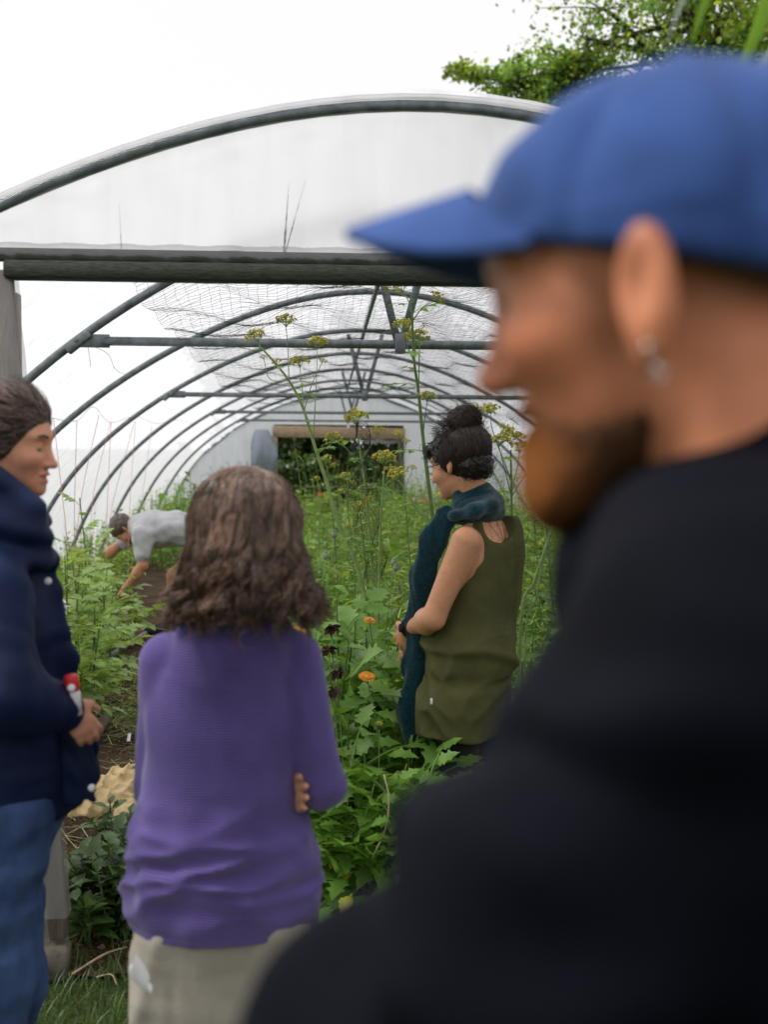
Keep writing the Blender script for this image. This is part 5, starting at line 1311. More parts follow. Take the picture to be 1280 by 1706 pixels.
# climbers at the far left wall
for i, (x, y, Y) in enumerate([(290, 800, 14.5), (310, 805, 15.2), (330, 790, 16.5), (345, 795, 18.0), (375, 785, 19.5)]):
    p = at(x, y, Y); b = p * A(1, 1, 0) + A(0, 0, .015)
    leafy_plant('climbing_bean', 'climbing bean plant far back by the left wall, %s from left' % ORD[i], 'plant', b, p[2], .25, 5, 7, BRD, M['stemG'], rg, 'bean plants far back on the left', 1.6)

# --- tall umbel flowers
def umbel_head(root, pos, up, R, rays, rng):
    b = MB(); pos = np.asarray(pos, float); up = nrm(np.asarray(up, float))
    x = nrm(np.cross(up, A(.3, 1, .2))); y = np.cross(up, x)
    O = np.array([(1, 0, 0), (-1, 0, 0), (0, 1, 0), (0, -1, 0), (0, 0, 1), (0, 0, -1)], float); OT = np.array([(0, 2, 4), (2, 1, 4), (1, 3, 4), (3, 0, 4), (2, 0, 5), (1, 2, 5), (3, 1, 5), (0, 3, 5)])
    for i in range(rays):
        a = i * 2.4; r = math.sqrt((i + .5) / rays); d = nrm(up * (1.05 - .55 * r * r) + (x * math.cos(a) + y * math.sin(a)) * r * .95)
        e = pos + d * R * rng.uniform(.85, 1.1)
        tube(b, [pos, (pos + e) / 2 + up * R * .06, e], .0009, 3, A(.5, .7, .8), cap=False)
        c = vary(rng, 1, .75, 1.2, .3)[0]
        for k in range(11):
            f = nrm(rng.normal(size=3) + d * .8) * R * .2 * rng.uniform(.5, 1.1)
            b.add(e + f + O * rng.uniform(.0030, .0050) * (R / .05), None, OT, c * rng.uniform(.8, 1.15))
    return b.build('flower_head', M['umbel'], root, smooth=False)
def umbel_plant(label, main, Y, r0, r1, branches, rng, leafn=6, group=None, mt=None, lscale=.7):
    P = [at(x, y, Y + (dy[0] if dy else 0)) for x, y, *dy in main]
    base = P[0] * A(1, 1, 0) + A(0, 0, .01)
    root = plant('umbel_plant', label, 'plant', base, group)
    path = spline([base] + P, 40)
    b = MB(); tube(b, path, np.linspace(r0, r1, 40), 7, A(1, 1, 1)); b.build('stem', mt or M['stemP'], root)
    for bi, (pts, R, rays) in enumerate(branches):
        q = [at(x, y, Y + .06 * math.sin(bi * 2.3 + k * .4)) for k, (x, y) in enumerate(pts)]
        if len(q) > 1:
            j = np.argmin(((path - q[0]) ** 2).sum(1)); q[0] = path[j]
            bp = spline(q, 14); b = MB(); tube(b, bp, np.linspace(max(.0022, r1 * .7), .0016, 14), 5, A(1, 1, 1)); b.build('branch', mt or M['stemP'], root); d = bp[-1] - bp[-2]
        else: d = path[-1] - path[-2]
        if R: umbel_head(root, q[-1], nrm(d) + UPV * .6, R * 1.4, rays, rng)
    for k in range(leafn):
        j = int(8 + 30 * (k + .5 * rng.random()) / max(1, leafn)); a = rng.uniform(0, 2 * PI)
        me = (LOV + LAN)[rng.integers(len(LOV) + len(LAN))]
        put_leaf(root, me, path[min(39, j)], (math.cos(a), math.sin(a), rng.uniform(-.1, .5)), UPV, rng.uniform(.4, .8) * lscale)
    return root
LAN = [simple_leaf(rg, .13, .10, LANCE, M['leafB'], .3) for _ in range(4)]
rg = np.random.default_rng(31)
umbel_plant('thick pale umbel stalk leaning left across the tunnel, tallest yellow heads', [(640, 1200), (610, 1000), (585, 915), (560, 860), (545, 805), (525, 745), (505, 680), (480, 632), (445, 590), (431, 575)], 4.9, .012, .0035,
            [([(431, 570)], .036, 16), ([(485, 640), (480, 590), (477, 545)], .034, 16), ([(522, 735), (527, 640), (529, 582)], .036, 16), ([(505, 680), (503, 640), (500, 612)], .032, 14), ([(470, 622), (463, 610)], .02, 8), ([(525, 745), (545, 745), (556, 735)], .026, 10), ([(480, 632), (450, 632), (440, 600)], .015, 7), ([(505, 680), (520, 640), (536, 606)], .016, 8)], rg, 12)
umbel_plant('dark upright umbel stalk rising left of the olive woman to the header', [(728, 1100), (724, 900), (712, 790), (704, 720), (697, 650), (690, 600), (687, 521), (690, 500)], 4.75, .011, .004,
            [([(688, 600), (692, 585), (693, 575)], .042, 18), ([(690, 610), (678, 575), (673, 552)], .034, 16), ([(687, 530), (705, 512), (723, 503)], .028, 12), ([(687, 525), (680, 500), (672, 488)], .028, 12), ([(704, 720), (709, 690), (712, 670)], .03, 12), ([(697, 650), (700, 560), (706, 545)], .012, 6), ([(690, 500), (655, 485)], .025, 10)], rg, 14, mt=M['stemG'])
umbel_plant('umbel plant with two yellow heads in front of the far doorway', [(630, 1100), (632, 950), (634, 880), (638, 820), (640, 785)], 5.0, .007, .004,
            [([(640, 775)], .040, 20), ([(636, 850), (650, 815), (655, 797)], .036, 18), ([(634, 880), (622, 850), (616, 838)], .02, 8)], rg, 6)
umbel_plant('slender umbel plant with pale heads left of the far door centre', [(630, 1100), (625, 1000), (613, 850), (602, 765), (597, 730), (594, 712)], 5.4, .008, .004,
            [([(594, 708)], .046, 20), ([(602, 765), (620, 740), (628, 725)], .03, 12), ([(604, 780), (575, 745), (556, 735)], .03, 14)], rg, 8)
umbel_plant('slanting umbel stem running up to the doorway beside the scarf', [(745, 1000), (719, 887), (690, 840), (664, 800)], 4.6, .006, .003, [([(664, 798)], .03, 12), ([(680, 825), (672, 790)], .022, 8)], rg, 4)
umbel_plant('umbel plant with upright yellow-green heads behind the hair bun', [(855, 1000), (853, 850), (852, 790), (851, 750)], 4.9, .007, .004,
            [([(851, 742)], .045, 20), ([(853, 820), (863, 775), (866, 755)], .035, 16), ([(853, 830), (838, 770), (832, 745)], .035, 16), ([(853, 830), (876, 790), (893, 772)], .030, 14), ([(852, 800), (822, 720), (818, 690)], .03, 14)], rg, 6, mt=M['stemG'])
umbel_plant('umbel plant with small heads just above the hair bun', [(800, 1000), (795, 800), (788, 730), (786, 700)], 5.2, .006, .003, [([(786, 694)], .035, 16), ([(790, 740), (805, 705), (812, 690)], .028, 12), ([(792, 760), (826, 735), (838, 720)], .025, 10)], rg, 4)
umbel_plant('thick green stalk slanting up right of the olive tunic', [(868, 1042), (890, 970), (912, 905), (932, 850), (940, 810)], 4.35, .008, .005, [([(940, 806)], .035, 14), ([(912, 905), (905, 840), (897, 800)], .02, 8)], rg, 5)
umbel_plant('thin green stalk close beside the olive tunic', [(876, 1060), (893, 1000), (903, 940), (915, 880)], 4.4, .005, .003, [([(915, 876)], .03, 12)], rg, 4)

for i, (x, y, Y, tips) in enumerate(((905, 830, 5.6, 3), (880, 770, 6.4, 3), (770, 700, 6.8, 4), (745, 760, 6.2, 3), (665, 730, 6.6, 3), (575, 800, 6.4, 3), (600, 850, 5.8, 2), (545, 770, 7.2, 3))):
    br = [([(x, y)], .03, 12)]
    for k in range(tips):
        yy = y + 25 + 22 * k; xx = x + (-1) ** k * (12 + 5 * k); br.append(([(x + .12 * (yy + 40 - y), yy + 40), ((x + xx) / 2, yy + 15), (xx, yy - 15)], .022, 9))
    umbel_plant('slim umbel stem of the far flowering row, %s from the left' % ORD[[7, 6, 5, 4, 3, 1, 2, 0][i]], [(x + 22, y + 280), (x + 12, y + 120), (x + 4, y + 40), (x, y + 6)], Y, .006, .003, br, rg, 5, 'slim umbel plants in the middle distance', M['stemG'])
# --- marigolds, poppy heads, dried heads
def daisy(root, pos, up, R, petals, m, rng, name='flower_head', layers=2):
    b = MB(); up = nrm(np.asarray(up, float)); x = nrm(np.cross(up, A(.2, 1, .1))); y = np.cross(up, x)
    for L in range(layers):
        n = petals; a = np.arange(n) * 2 * PI / n + L * .13
        D = x[None] * np.cos(a)[:, None] + y[None] * np.sin(a)[:, None] + up * (.25 + .35 * L)
        leaves(b, np.tile(np.asarray(pos, float), (n, 1)), D, np.tile(up, (n, 1)), R * (1 - .22 * L), R * .13, [.4, .8, 1, .8, .3], .25, .2, vary(rng, n, .85, 1.1, 0))
    h = b.build(name, m, root)
    c = MB(); p = np.asarray(pos, float); tube(c, [p - up * .010, p, p + up * .006, p + up * .009], [.006, R * .30, R * .26, R * .08], 12); c.build('flower_eye', M['umbel'], h)
for (x, y, Y, R, lab) in ((612, 1127, 4.0, .033, 'yellow-orange marigold in bloom between purple sleeve and scarf'), (495, 1052, 3.9, .034, 'orange marigold peeking over the purple shoulder'), (616, 1033, 4.3, .024, 'small rusty marigold half hidden among the broad leaves')):
    p = at(x, y, Y); base = p * A(1, 1, 0) + A(.03, .03, .01)
    r = plant('marigold', lab, 'flower', base); b = MB(); tube(b, spline([base, (base + p) / 2 + A(.03, 0, .1), p - A(0, 0, .008)], 14), .0028, 5); b.build('stem', M['stemG'], r)
    daisy(r, p, A(.1, -.35, 1), R, 22, M['petal'] if Y != 4.3 else M['petal'], rg)
for i, (x, y, Y) in enumerate(((557, 890, 4.7), (543, 925, 4.3), (657, 936, 4.8), (660, 946, 4.7))):
    p = at(x, y, Y); base = p * A(1, 1, 0) + A(-.1 + .02 * i, .02, .01)
    r = plant('poppy', ('pale poppy seed head standing right of the curly hair', 'poppy seed head touching the curly hair', 'upper of two pale poppy seed heads left of the scarf', 'lower of two pale poppy seed heads left of the scarf')[i], 'flower', base)
    b = MB(); tube(b, spline([base, base * .4 + p * .6 + A(-.02, 0, 0), p - A(0, 0, .014)], 12), .0022, 5); b.build('stem', M['stemP'], r)
    b = MB(); tube(b, [p + A(0, 0, z) for z in (-.016, -.012, 0, .010, .013, .0145, .0165)], [.004, .010, .0135, .010, .006, .011, .009], 12); b.build('seed_head', M['poppy'], r)
for i, (x, y, Y) in enumerate(((552, 1045, 3.85), (548, 1080, 3.8), (562, 1118, 3.8), (556, 1148, 3.78))):
    p = at(x, y, Y); base = p * A(1, 1, 0) + A(.02, .03, .01)
    r = plant('dried_flower', ('topmost', 'second', 'third', 'lowest')[i] + ' of the brown withered flower heads beside the purple sleeve', 'flower', base)
    b = MB(); tube(b, spline([base, (base + p) / 2 + A(.015, 0, 0), p], 10), .0025, 5); b.build('stem', M['stemG'], r)
    b = MB(); n = 16; a = rg.uniform(0, 2 * PI, n); D = np.stack([np.cos(a), np.sin(a), rg.uniform(-1.1, .3, n)], 1)
    leaves(b, np.tile(p, (n, 1)), D, np.tile(UPV, (n, 1)) + rg.normal(size=(n, 3)) * .4, .035, .013, OVATE, .4, .5, vary(rg, n, .6, 1.3, .0)); b.build('flower_head', M['dry'], r)
p = at(632, 1210, 3.8); r = plant('bud', 'pale green round flower bud above the leaves below the marigold', 'flower', p * A(1, 1, 0))
b = MB(); tube(b, spline([p * A(1, 1, 0), p - A(0, 0, .01)], 6), .0025, 5); b.build('stem', M['stemG'], r); umbel_head(r, p, UPV, .016, 16, rg)
# cosmos and poppies in flower at the far end
M['pink'] = leafmat('pink_petal', (.55, .10, .16), .25); M['scarlet'] = leafmat('scarlet_petal', (.75, .10, .04), .25)
for i, (x, y, Y, R, m) in enumerate(((703, 836, 9.5, .028, 'pink'), (712, 832, 10, .028, 'pink'), (716, 838, 9.0, .025, 'pink'), (690, 834, 10.2, .025, 'pink'), (533, 824, 9.0, .028, 'scarlet'))):
    p = at(x, y, Y); base = p * A(1, 1, 0)
    r = plant('far_flower', 'small pink flower by the end wall left of olive woman, %s from left' % ORD[[1, 2, 3, 0, 0][i]] if m == 'pink' else 'small scarlet flower above the bed left of the far doorway', 'flower', base, 'pink flowers at the back' if m == 'pink' else None)
    b = MB(); tube(b, spline([base, p], 5), .003, 5); b.build('stem', M['stemG'], r); daisy(r, p, A(.2, -.8, .6), R, 8, M[m], rg, layers=1)

# --- undergrowth nobody could count
def foliage_mass(name, label, rng, n_st, xy, hfun, per, L, W, prof, m, bend=.3, flat_=.5, stems=True, tint=(1, 1, 1), lean=.12):
    """n_st upright sprigs over the points xy() with leaves up their height"""
    P = xy(n_st); n_st = len(P); h = np.maximum(.08, hfun(P) * rng.uniform(.5, 1.08, n_st) * (1 + .28 * noise(np.concatenate([P, np.zeros((n_st, 1))], 1).astype(np.float32), 1.1, 5)))
    tipo = rng.normal(size=(n_st, 2)) * lean
    t = rng.uniform(.12, 1, (n_st, per)); 
    pos = np.stack([P[:, 0][:, None] + tipo[:, :1] * t ** 1.5, P[:, 1][:, None] + tipo[:, 1:] * t ** 1.5, h[:, None] * t], -1).reshape(-1, 3)
    K = len(pos); az = rng.uniform(0, 2 * PI, K); el = rng.uniform(-.3, .9, K)
    D = np.stack([np.cos(az) * np.cos(el), np.sin(az) * np.cos(el), np.sin(el)], 1)
    N = nrm(np.tile(UPV, (K, 1)) + rng.normal(size=(K, 3)) * flat_)
    sz = rng.uniform(.6, 1.2, K); b = MB()
    pn = noise(np.concatenate([P, np.zeros((n_st, 1))], 1).astype(np.float32), 1.6, 2)[:, None]; pn2 = noise(np.concatenate([P, np.ones((n_st, 1))], 1).astype(np.float32), .7, 4)[:, None]
    colr = np.repeat(vary(rng, n_st, .45, 1.4, .3) * (1 + .35 * pn) * (1 + pn2 * A(.22, .02, -.1)), per, 0) * rng.uniform(.6, 1.35, (K, 1)) * np.asarray(tint)
    leaves(b, pos, D, N, L * sz, W * sz, prof, bend, .3, colr)
    if stems:
        leaves(b, np.stack([P[:, 0], P[:, 1], np.zeros(n_st)], 1), np.stack([tipo[:, 0], tipo[:, 1], h], 1), np.tile(A(0, -1, 0), (n_st, 1)), h * 1.02, .0035, [1, .8, .6, .3], 0, .6, np.asarray(tint) * .8)
    return b.build(name, m, None, label=label, category='undergrowth', kind='stuff')
rg = np.random.default_rng(91)
def pts_in(x0, x1, y0, y1, keep=None):
    def f(n):
        P = np.stack([rg.uniform(x0, x1, n), y0 + (y1 - y0) * rg.random(n) ** 1.0], 1)
        return P[keep(P)] if keep is not None else P
    return f
clearp = lambda P: ~((np.abs(P[:, 0] - np.interp(P[:, 1], [3.4, 5.4, 9.4, 13, 14.2], [-.75, -1.02, -1.68, -2.05, -2.2])) < np.interp(P[:, 1], [3.4, 5, 9.5, 11, 14], [.45, .42, .40, .3, .25])) & (P[:, 1] < 14.3))
notpeople = lambda P: clearp(P) & (((P - A(.47, 4.05)) ** 2).sum(1) > .28 ** 2) & (((P - A(-1.45, 9.5)) ** 2).sum(1) > .5 ** 2)
foliage_mass('feathery_undergrowth', 'fine feathery green herbs filling the beds down the tunnel', rg, 5200, pts_in(-.55, 2.5, 5.6, 21.5, notpeople), lambda P: .90 + .2 * np.sin(P[:, 0] * 3 + P[:, 1] * 1.7) - .08 * (P[:, 1] > 9) - .25 * (P[:, 1] < 6.6) - .25 * np.exp(-((P[:, 0] + .05) / .35) ** 2) , 13, .068, .0105, BLADE, M['leafB'], lean=.16)
foliage_mass('broad_undergrowth', 'patches of broader bright leaves among the feathery herbs', rg, 700, pts_in(-.4, 2.2, 5.4, 12.5, notpeople), lambda P: .75 + .25 * np.sin(P[:, 0] * 4 + P[:, 1] * 2.1), 9, .12, .026, OVATE, M['leafB'], lean=.2)
foliage_mass('tall_grass', 'tall thin grass stalks among the herbs in the tunnel', rg, 700, pts_in(-.3, 2.4, 5.2, 15, notpeople), lambda P: 1.1 + .25 * np.sin(P[:, 0] * 5 + P[:, 1]), 4, .22, .0035, BLADE, M['leafT'], lean=.25)
foliage_mass('leafy_undergrowth', 'mixed small-leaved green weeds growing between the taller plants', rg, 2600, pts_in(-.3, 2.3, 3.62, 9.0, notpeople), lambda P: .34 + .18 * np.sin(P[:, 0] * 5 + P[:, 1] * 2.3), 9, .055, .017, OVATE[::1], M['leafA'], lean=.1)
foliage_mass('weed_carpet', 'low green weeds around the man bending over', rg, 2600, pts_in(-3.0, -.5, 9.2, 21.5, notpeople), lambda P: .30 + .14 * np.sin(P[:, 0] * 4 + P[:, 1]) + .25 * (P[:, 1] > 14) + .3 * (P[:, 0] < -2.4), 9, .065, .013, LANCE[::1], M['leafB'], lean=.1)
foliage_mass('wall_undergrowth', 'green growth along the right tunnel wall', rg, 2200, pts_in(.95, 2.9, 4.6, 16, None), lambda P: 1.02 + .2 * np.sin(P[:, 1] * 2), 12, .07, .015, LANCE, M['leafB'], lean=.15)
foliage_mass('left_edge_weeds', 'pale weeds under the tomato plants at the left wall', rg, 900, pts_in(-2.75, -1.35, 5.2, 9.6, lambda P: P[:, 0] < np.interp(P[:, 1], [5, 9.5], [-1.28, -1.95])), lambda P: .42 + .2 * np.sin(P[:, 0] * 6 + P[:, 1] * 3), 9, .065, .026, OVATE, M['leafT'], lean=.1)
# seedling tuft on the path
foliage_mass('path_seedlings', 'small tufts of pale seedlings on the bare soil path', rg, 90, lambda n: np.concatenate([ground_at(195, 1135)[None, :2] + rg.normal(size=(45, 2)) * .09, ground_at(215, 1200)[None, :2] + rg.normal(size=(25, 2)) * .15, ground_at(180, 1150)[None, :2] + rg.normal(size=(20, 2)) * .12]), lambda P: .09 + 0 * P[:, 0], 5, .06, .006, BLADE, M['leafT'], lean=.05)
def blades(name, label, rng, P, h, w, m, tint=(1, 1, 1), lean=.5, cat='grass'):
    n = len(P); az = rng.uniform(0, 2 * PI, n); D = np.stack([np.cos(az) * lean * rng.random(n), np.sin(az) * lean * rng.random(n), np.ones(n)], 1)
    N = np.stack([np.cos(az), np.sin(az), np.full(n, .2)], 1); b = MB()
    leaves(b, np.concatenate([P, np.zeros((n, 1))], 1), D, -N, h * rng.uniform(.5, 1.2, n), w, [1, .9, .6, 0], rng.uniform(.1, .7, n), .3, vary(rng, n, .6, 1.3, .3) * np.asarray(tint))
    return b.build(name, m, None, label=label, category=cat, kind='stuff')
P = np.stack([rg.uniform(-1.9, 2.2, 24000), rg.uniform(1.4, 3.75, 24000)], 1)
blades('grass', 'short dark grass in front of the tunnel doorway', rg, P[~((P[:, 1] > 3.45) & (P[:, 0] > .9))], .085, .0024, M['grass'])
# straw and soil crumbs
def straw(name, label, rng, P, L, tint):
    n = len(P); az = rng.uniform(0, 2 * PI, n); D = np.stack([np.cos(az), np.sin(az), rng.normal(size=n) * .12], 1); b = MB()
    leaves(b, np.concatenate([P, (soil_z(np.concatenate([P, np.zeros((n, 1))], 1).astype(np.float32)) + rng.uniform(.002, .02, n))[:, None]], 1), D, np.tile(UPV, (n, 1)), L * rng.uniform(.4, 1.3, n), .0022, [1, 1, .8], rng.uniform(-.2, .2, n), .5, vary(rng, n, .6, 1.3, 0) * np.asarray(tint))
    return b.build(name, M['straw'], None, label=label, category='straw', kind='stuff')
gp = lambda x, y: ground_at(x, y)[:2]
P = np.concatenate([gp(205, 1165) + rg.normal(size=(300, 2)) * A(.22, .3), gp(200, 1205) + rg.normal(size=(700, 2)) * A(.30, .16), np.stack([rg.uniform(-2.2, -.4, 1600), rg.uniform(3.5, 10, 1600)], 1)])
straw('straw', 'scattered dry stalks and cut grass on the soil path', rg, P, .13, (.85, 1.0, .75))
P = np.stack([rg.normal(size=2200) * .35 + .0, rg.uniform(7.0, 13, 2200)], 1)
straw('mulch', 'pale straw mulch between the beds behind the curly hair', rg, P, .2, (1.2, 1.15, .9))
def crumbs(rng, n):
    O = np.array([(1, 0, 0), (-1, 0, 0), (0, 1, 0), (0, -1, 0), (0, 0, .7), (0, 0, -.7)], float); T = np.array([(0, 2, 4), (2, 1, 4), (1, 3, 4), (3, 0, 4), (2, 0, 5), (1, 2, 5), (3, 1, 5), (0, 3, 5)])
    P = np.stack([rng.uniform(-2.3, -.3, n), 3.5 + 8 * rng.random(n) ** 1.3, np.zeros(n)], 1); P[:, 2] = soil_z(P.astype(np.float32)) + .002
    s = .004 + .014 * rng.random(n) ** 4
    V = P[:, None] + O[None] * s[:, None, None] * rng.uniform(.6, 1.3, (n, 6, 1)); TT = T[None] + (np.arange(n) * 6)[:, None, None]
    b = MB(); b.add(V.reshape(-1, 3), None, TT.reshape(-1, 3), np.repeat(vary(rng, n, .5, 1.6, .0), 6, 0)); return b.build('soil_crumbs', M['crumb'], None, smooth=False, label='loose crumbs of brown soil on the path', category='soil', kind='stuff')
crumbs(rg, 14000)

# ------------------------------------------------------------------ trees outside
def tree(name, label, base, H, crown_c, crown_r, nl, leaf, m, seed, trunk_r=.16, limbs=11, sub=7, group=None):
    rng = np.random.default_rng(seed); root = thing(name, label, 'tree', tuple(base), group); base = np.asarray(base, float); cc = np.asarray(crown_c, float); cr = np.asarray(crown_r, float)
    t = MB(); fork = base + (cc - base) * A(.8, .8, 0) + A(0, 0, max(.3, cc[2] - cr[2] * .6))
    tube(t, spline([base - A(0, 0, .1), base * .5 + fork * .5 + A(rng.normal() * .1, 0, 0), fork, cc + A(0, 0, cr[2] * .4)], 16), np.linspace(trunk_r, trunk_r * .2, 16), 9); t.build('trunk', M['bark'], root)
    lm = MB(); clumps = []
    for i in range(limbs):
        d = nrm(rng.normal(size=3) + A(0, 0, .25)); tip = cc + d * cr * rng.uniform(.55, .98)
        st = fork + (cc + A(0, 0, cr[2] * .3) - fork) * rng.random() * .8; pth = spline([st, st * .5 + tip * .5 + A(0, 0, .15 * cr[2]) + rng.normal(size=3) * .12 * cr, tip], 10)
        tube(lm, pth, np.linspace(trunk_r * .38, trunk_r * .06, 10), 5)
        for k in range(sub):
            q = pth[rng.integers(4, 10)]; e = q + nrm(rng.normal(size=3)) * cr * rng.uniform(.15, .42); tube(lm, spline([q, (q + e) / 2 + rng.normal(size=3) * .04 * cr, e], 5), np.linspace(trunk_r * .10, trunk_r * .03, 5), 4); clumps += [e, (q + e) / 2]
        clumps += [tip, tip]
    lm.build('limbs', M['bark'], root)
    C = np.array(clumps); K = len(C); per = nl // K
    cs = rng.uniform(.5, 1.25, (K, 1)); P = (C[:, None] + rng.normal(size=(K, per, 3)) * cr * .085 * cs[:, :, None]).reshape(-1, 3)
    n = len(P); b = MB(); sz = leaf * rng.uniform(.55, 1.2, n)
    leaves(b, P, rdir(n, rng) + A(0, 0, -.25), rdir(n, rng) + A(0, 0, .8), sz, sz * .34, [.05, .9, .8, 0], .25, .2, np.repeat(vary(rng, K, .55, 1.35, .5), per, 0) * rng.uniform(.8, 1.2, (n, 1)))
    b.build('crown', m, root)
    return root
p = at(1120, 40, 24.0)
tree('broadleaf_tree', 'tall light-green tree rising behind the tunnel at upper right', (p[0] + .8, 24.0, 0), 10, at(1160, 40, 24.0), (4.1, 3.2, 2.75), 11000, .12, M['treeleaf'], 3, .22, 22, 9)
tree('broadleaf_tree', 'smaller green tree reaching left from behind the ridge', (at(930, 160, 23.5)[0] + .6, 25.5, 0), 8, at(905, 152, 25.5), (2.0, 1.6, 1.05), 6000, .15, M['treeleaf'], 14, .12, 11, 6)
tree('broadleaf_tree', 'dense green tree at right edge behind the blue cap', (at(1330, 200, 22)[0], 22.0, 0), 8, at(1330, 190, 22.0), (2.6, 2.4, 2.6), 12000, .16, M['treeleaf'], 5, .2, 14, 8)
for i, (x, Y, r, h) in enumerate(((440, 31, 2.6, 5.2), (520, 29.5, 2.0, 4.2), (575, 33, 2.8, 6.0), (640, 30, 2.2, 5.0), (705, 32, 2.6, 5.6))):
    c = at(x, 745, Y); tree('hedge_tree', 'dark leafy tree beyond the far doorway, %s from the left' % ORD[i], (c[0], Y, 0), h, (c[0], Y, h * .48), (r, r * .8, h * .5), 7000, .22, M['darkleaf'], 40 + i, .14, 12, 7, 'dark trees beyond the far doorway')
for i, (x, y, Y) in enumerate(((490, 790, 25.5), (530, 800, 26), (600, 805, 25.2), (655, 800, 26.2))):
    c = at(x, y, Y); tree('far_shrub', 'green shrub just outside the far doorway, %s from the left' % ORD[i], (c[0], Y, 0), 1.6, (c[0], Y, .75), (.8, .7, .75), 2500, .12, M['leafD'], 60 + i, .04, 8, 5, 'shrubs just outside the far doorway')

# ------------------------------------------------------------------ tall reed close to the camera, top right
rb = A(1.02, 1.55, 0)
reed = plant('reed_plant', 'bright green reed leaves hanging in at the top right corner', 'plant', rb)
b = MB(); tube(b, spline([rb, rb + A(.01, 0, 1.3), rb + A(-.05, 0, 2.45)], 14), np.linspace(.011, .006, 14), 8); b.build('stem', M['stemG'], reed)
M['reed'] = leafmat('reed_leaf', (.16, .34, .02), .45, var=.15); M['reed_pale'] = leafmat('reed_leaf_pale', (.40, .47, .40), .3, var=.1)
for pts, w, m in (([(1420, -260), (1300, -190), (1215, -90), (1176, 0), (1150, 78)], .0085, 'reed'), ([(1420, -200), (1360, -150), (1300, -60), (1262, 50), (1219, 142)], .0125, 'reed'), ([(1420, 10), (1350, 30), (1290, 85), (1228, 152)], .009, 'reed_pale'), ([(1420, -240), (1250, -150), (1150, -20), (1108, 78)], .0045, 'reed_pale')):
    path = spline([rb + A(-.02, 0, 2.2)] + [at(x, y, 1.5) for x, y in pts], 26); T_, N_, B_ = frames(path); wd = w * np.sin(np.clip(np.linspace(.12, 1, 26), 0, 1) * PI) ** .55; wd[-1] = .0005
    side = nrm(np.cross(T_, A(0, 1, .3))); V = np.stack([path - side * wd[:, None] - A(0, .003, 0), path, path + side * wd[:, None] - A(0, .003, 0)], 1).reshape(-1, 3)
    Q = [(i * 3 + j, i * 3 + j + 1, i * 3 + j + 4, i * 3 + j + 3) for i in range(25) for j in range(2)]
    MB().add(V, Q).build('leaf', M[m], reed)

# ------------------------------------------------------------------ wire, twine, hoses, cloth and other small things
wpts = [(75, 690, 7.0), (89, 697, 7.1), (128, 701, 7.35), (156, 678, 7.65), (184, 704, 8.8), (226, 694, 10.2), (262, 706, 11.5), (291, 700, 12.7), (322, 706, 15.3)]
W = [at(*q) for q in wpts]; wm = MB(); tube(wm, spline(W, 60), .0016, 4); wm.build('support_wire', M['wire'], None, label='thin sagging wire strung along the left hoops', category='wire')
for i, (a, b_, tail, lab) in enumerate((((89, 697, 7.1), (111, 891, 6.9), (113, 930, 6.8), 'nearest pink twine hanging beside the raincoat woman'),
        ((128, 701, 7.35), (124, 860, 7.35), (125, 1010, 7.3), 'upright orange twine carrying the tallest tomato plant'),
        ((165, 691, 7.8), (139, 808, 7.6), (126, 900, 7.4), 'pink twine slanting left from the second hoop'),
        ((184, 704, 8.8), (157, 816, 8.4), (150, 900, 8.0), 'pink twine slanting left in front of third hoop'),
        ((185, 704, 8.8), (178, 865, 8.7), (176, 1000, 8.4), 'upright pink twine left of the bending head'),
        ((224, 703, 10.0), (190, 830, 9.9), (172, 930, 9.6), 'faint twine slanting down to the bending man'),
        ((226, 702, 10.2), (216, 850, 8.9), (213, 1000, 8.6), 'upright twine crossing in front of the pale t-shirt'),
        ((253, 709, 11.2), (238, 820, 11.0), (230, 860, 11.0), 'furthest pink twine above the bending back'))):
    c = MB(); tube(c, spline([at(*a), at(*b_), at(*tail)], 24), .0019, 4); c.build('twine', M['twine'], None, label=lab, category='twine', group='twines hanging from the support wire')
c = MB(); tube(c, spline([at(146, 575, 5.33), at(150, 600, 5.3), at(151, 612, 5.3)], 8), .0012, 4); tube(c, spline([at(150, 575, 5.33), at(180, 590, 5.35), at(195, 618, 5.6), at(222, 626, 7.6)], 14), .001, 4); c.build('loose_string', M['wire'], None, label='loose string dangling from the first tie bar bracket', category='string')
for pts, r, lab in (([(140, 1122), (165, 1112), (200, 1092), (240, 1066), (262, 1052)], .022, 'long grey pole lying on soil towards the bending man'), ([(160, 1146), (178, 1130), (205, 1116), (235, 1108), (262, 1104)], .016, 'short bent grey hose lying on the soil path')):
    c = MB(); tube(c, spline([ground_at(x, y) + A(0, 0, .045) for x, y in pts], 24), r, 8); c.build('pole' if r > .02 else 'hose', M['hose'], None, label=lab, category='pole' if r > .02 else 'hose')
c = MB(); tube(c, spline([ground_at(x, y) + A(0, 0, .05) for x, y in ((192, 1066), (205, 1060), (225, 1055), (240, 1058), (222, 1063), (200, 1069))], 30), .006, 5); c.build('cord', M['twine'], None, label='orange cord lying in a loop by the bending man', category='cord')
# weathered board end on the path
c = MB(); beam(c, ground_at(152, 1246) + A(0, 0, .05), ground_at(178, 1212) + A(0, 0, .06), .06, .03); c.build('board', M['postwood'], None, label='short weathered board on the path beside the raincoat', category='board')
c = MB(); beam(c, ground_at(214, 1250) + A(0, 0, .05), ground_at(216, 1240) + A(0, 0, .06), .018, .003, bevel=.001); c.build('plant_tag', M['white'], None, label='small white plant tag lying on the soil', category='tag')
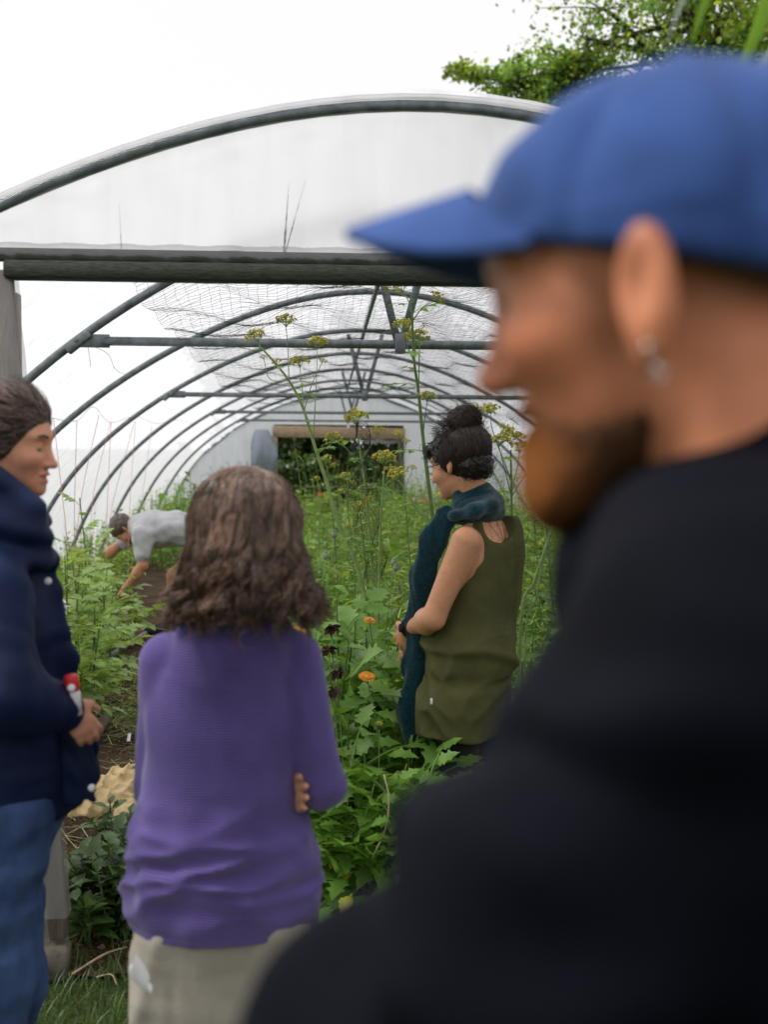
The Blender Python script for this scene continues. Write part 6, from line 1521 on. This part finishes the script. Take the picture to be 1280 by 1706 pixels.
# sticks on the grass
for (a, b_, r, lab) in (((70, 1612), (225, 1545), .005, 'long pale stick on the grass by the door post'), ((120, 1650), (212, 1603), .006, 'pale straw stick on grass near the stone trousers'), ((160, 1655), (195, 1668), .004, 'short twig on the grass at lower left')):
    c = MB(); p0, p1 = ground_at(*a), ground_at(*b_); tube(c, spline([p0 + A(0, 0, .05), (p0 + p1) / 2 + A(.01, .02, .06), p1 + A(0, 0, .05)], 10), [r * .6] * 6 + [r * .45] * 4, 6); c.build('stick', M['tanwood'], None, label=lab, category='stick')
# dead stem hanging out of the leaves
c = MB(); tube(c, spline([at(640, 1290, 3.5), at(648, 1330, 3.48), at(642, 1380, 3.46), at(620, 1430, 3.45)], 16), .0028, 5); c.build('dry_stem', M['straw'], None, label='thin pale dry stem hanging below the broad leaves', category='stem')
# mustard cloth in a heap
cc = ground_at(196, 1345); pc = lambda x, y, z=0.0: ground_at(x, y) + A(0, 0, z)
def cloth_fn(P):
    d = ell(P, pc(222, 1340, .06), (.17, .15, .10)); d = smin(d, ell(P, pc(190, 1352, .04), (.16, .12, .07)), .05); d = smin(d, cone(P, pc(165, 1362, .03), pc(128, 1366, .02), .05, .03), .05); d = smin(d, cone(P, pc(215, 1362, .04), pc(208, 1376, .02), .05, .035), .04)
    q = P - cc.astype(np.float32)
    r = 1 - 2 * np.abs(noise(P * np.array([1.2, .8, 1], np.float32), .17, 1)); r2 = 1 - 2 * np.abs(noise(P, .10, 4))
    return smax(d - .022 * r - .008 * r2, .012 - P[:, 2], .01)
cl = thing('cloth', 'crumpled mustard yellow cloth heaped on the soil path', 'cloth', tuple(cc))
sdf_obj('fabric', cloth_fn, cc - A(.45, .45, .05), cc + A(.45, .45, .32), .0065, M['cloth'], cl)
pp = at(98, 1012, 5.6)
bag = thing('plastic_bag', 'small scrunched white plastic bag behind the raincoat', 'bag', tuple(pp))
sdf_obj('bag_film', lambda P: ell(P, pp, (.045, .03, .045)) + .012 * (1 - 2 * np.abs(noise(P, .06, 2))), pp - A(.09, .09, .09), pp + A(.09, .09, .09), .005, M['white'], bag)
for o in list(bpy.data.objects):
    if '_base' in o: del o['_base']
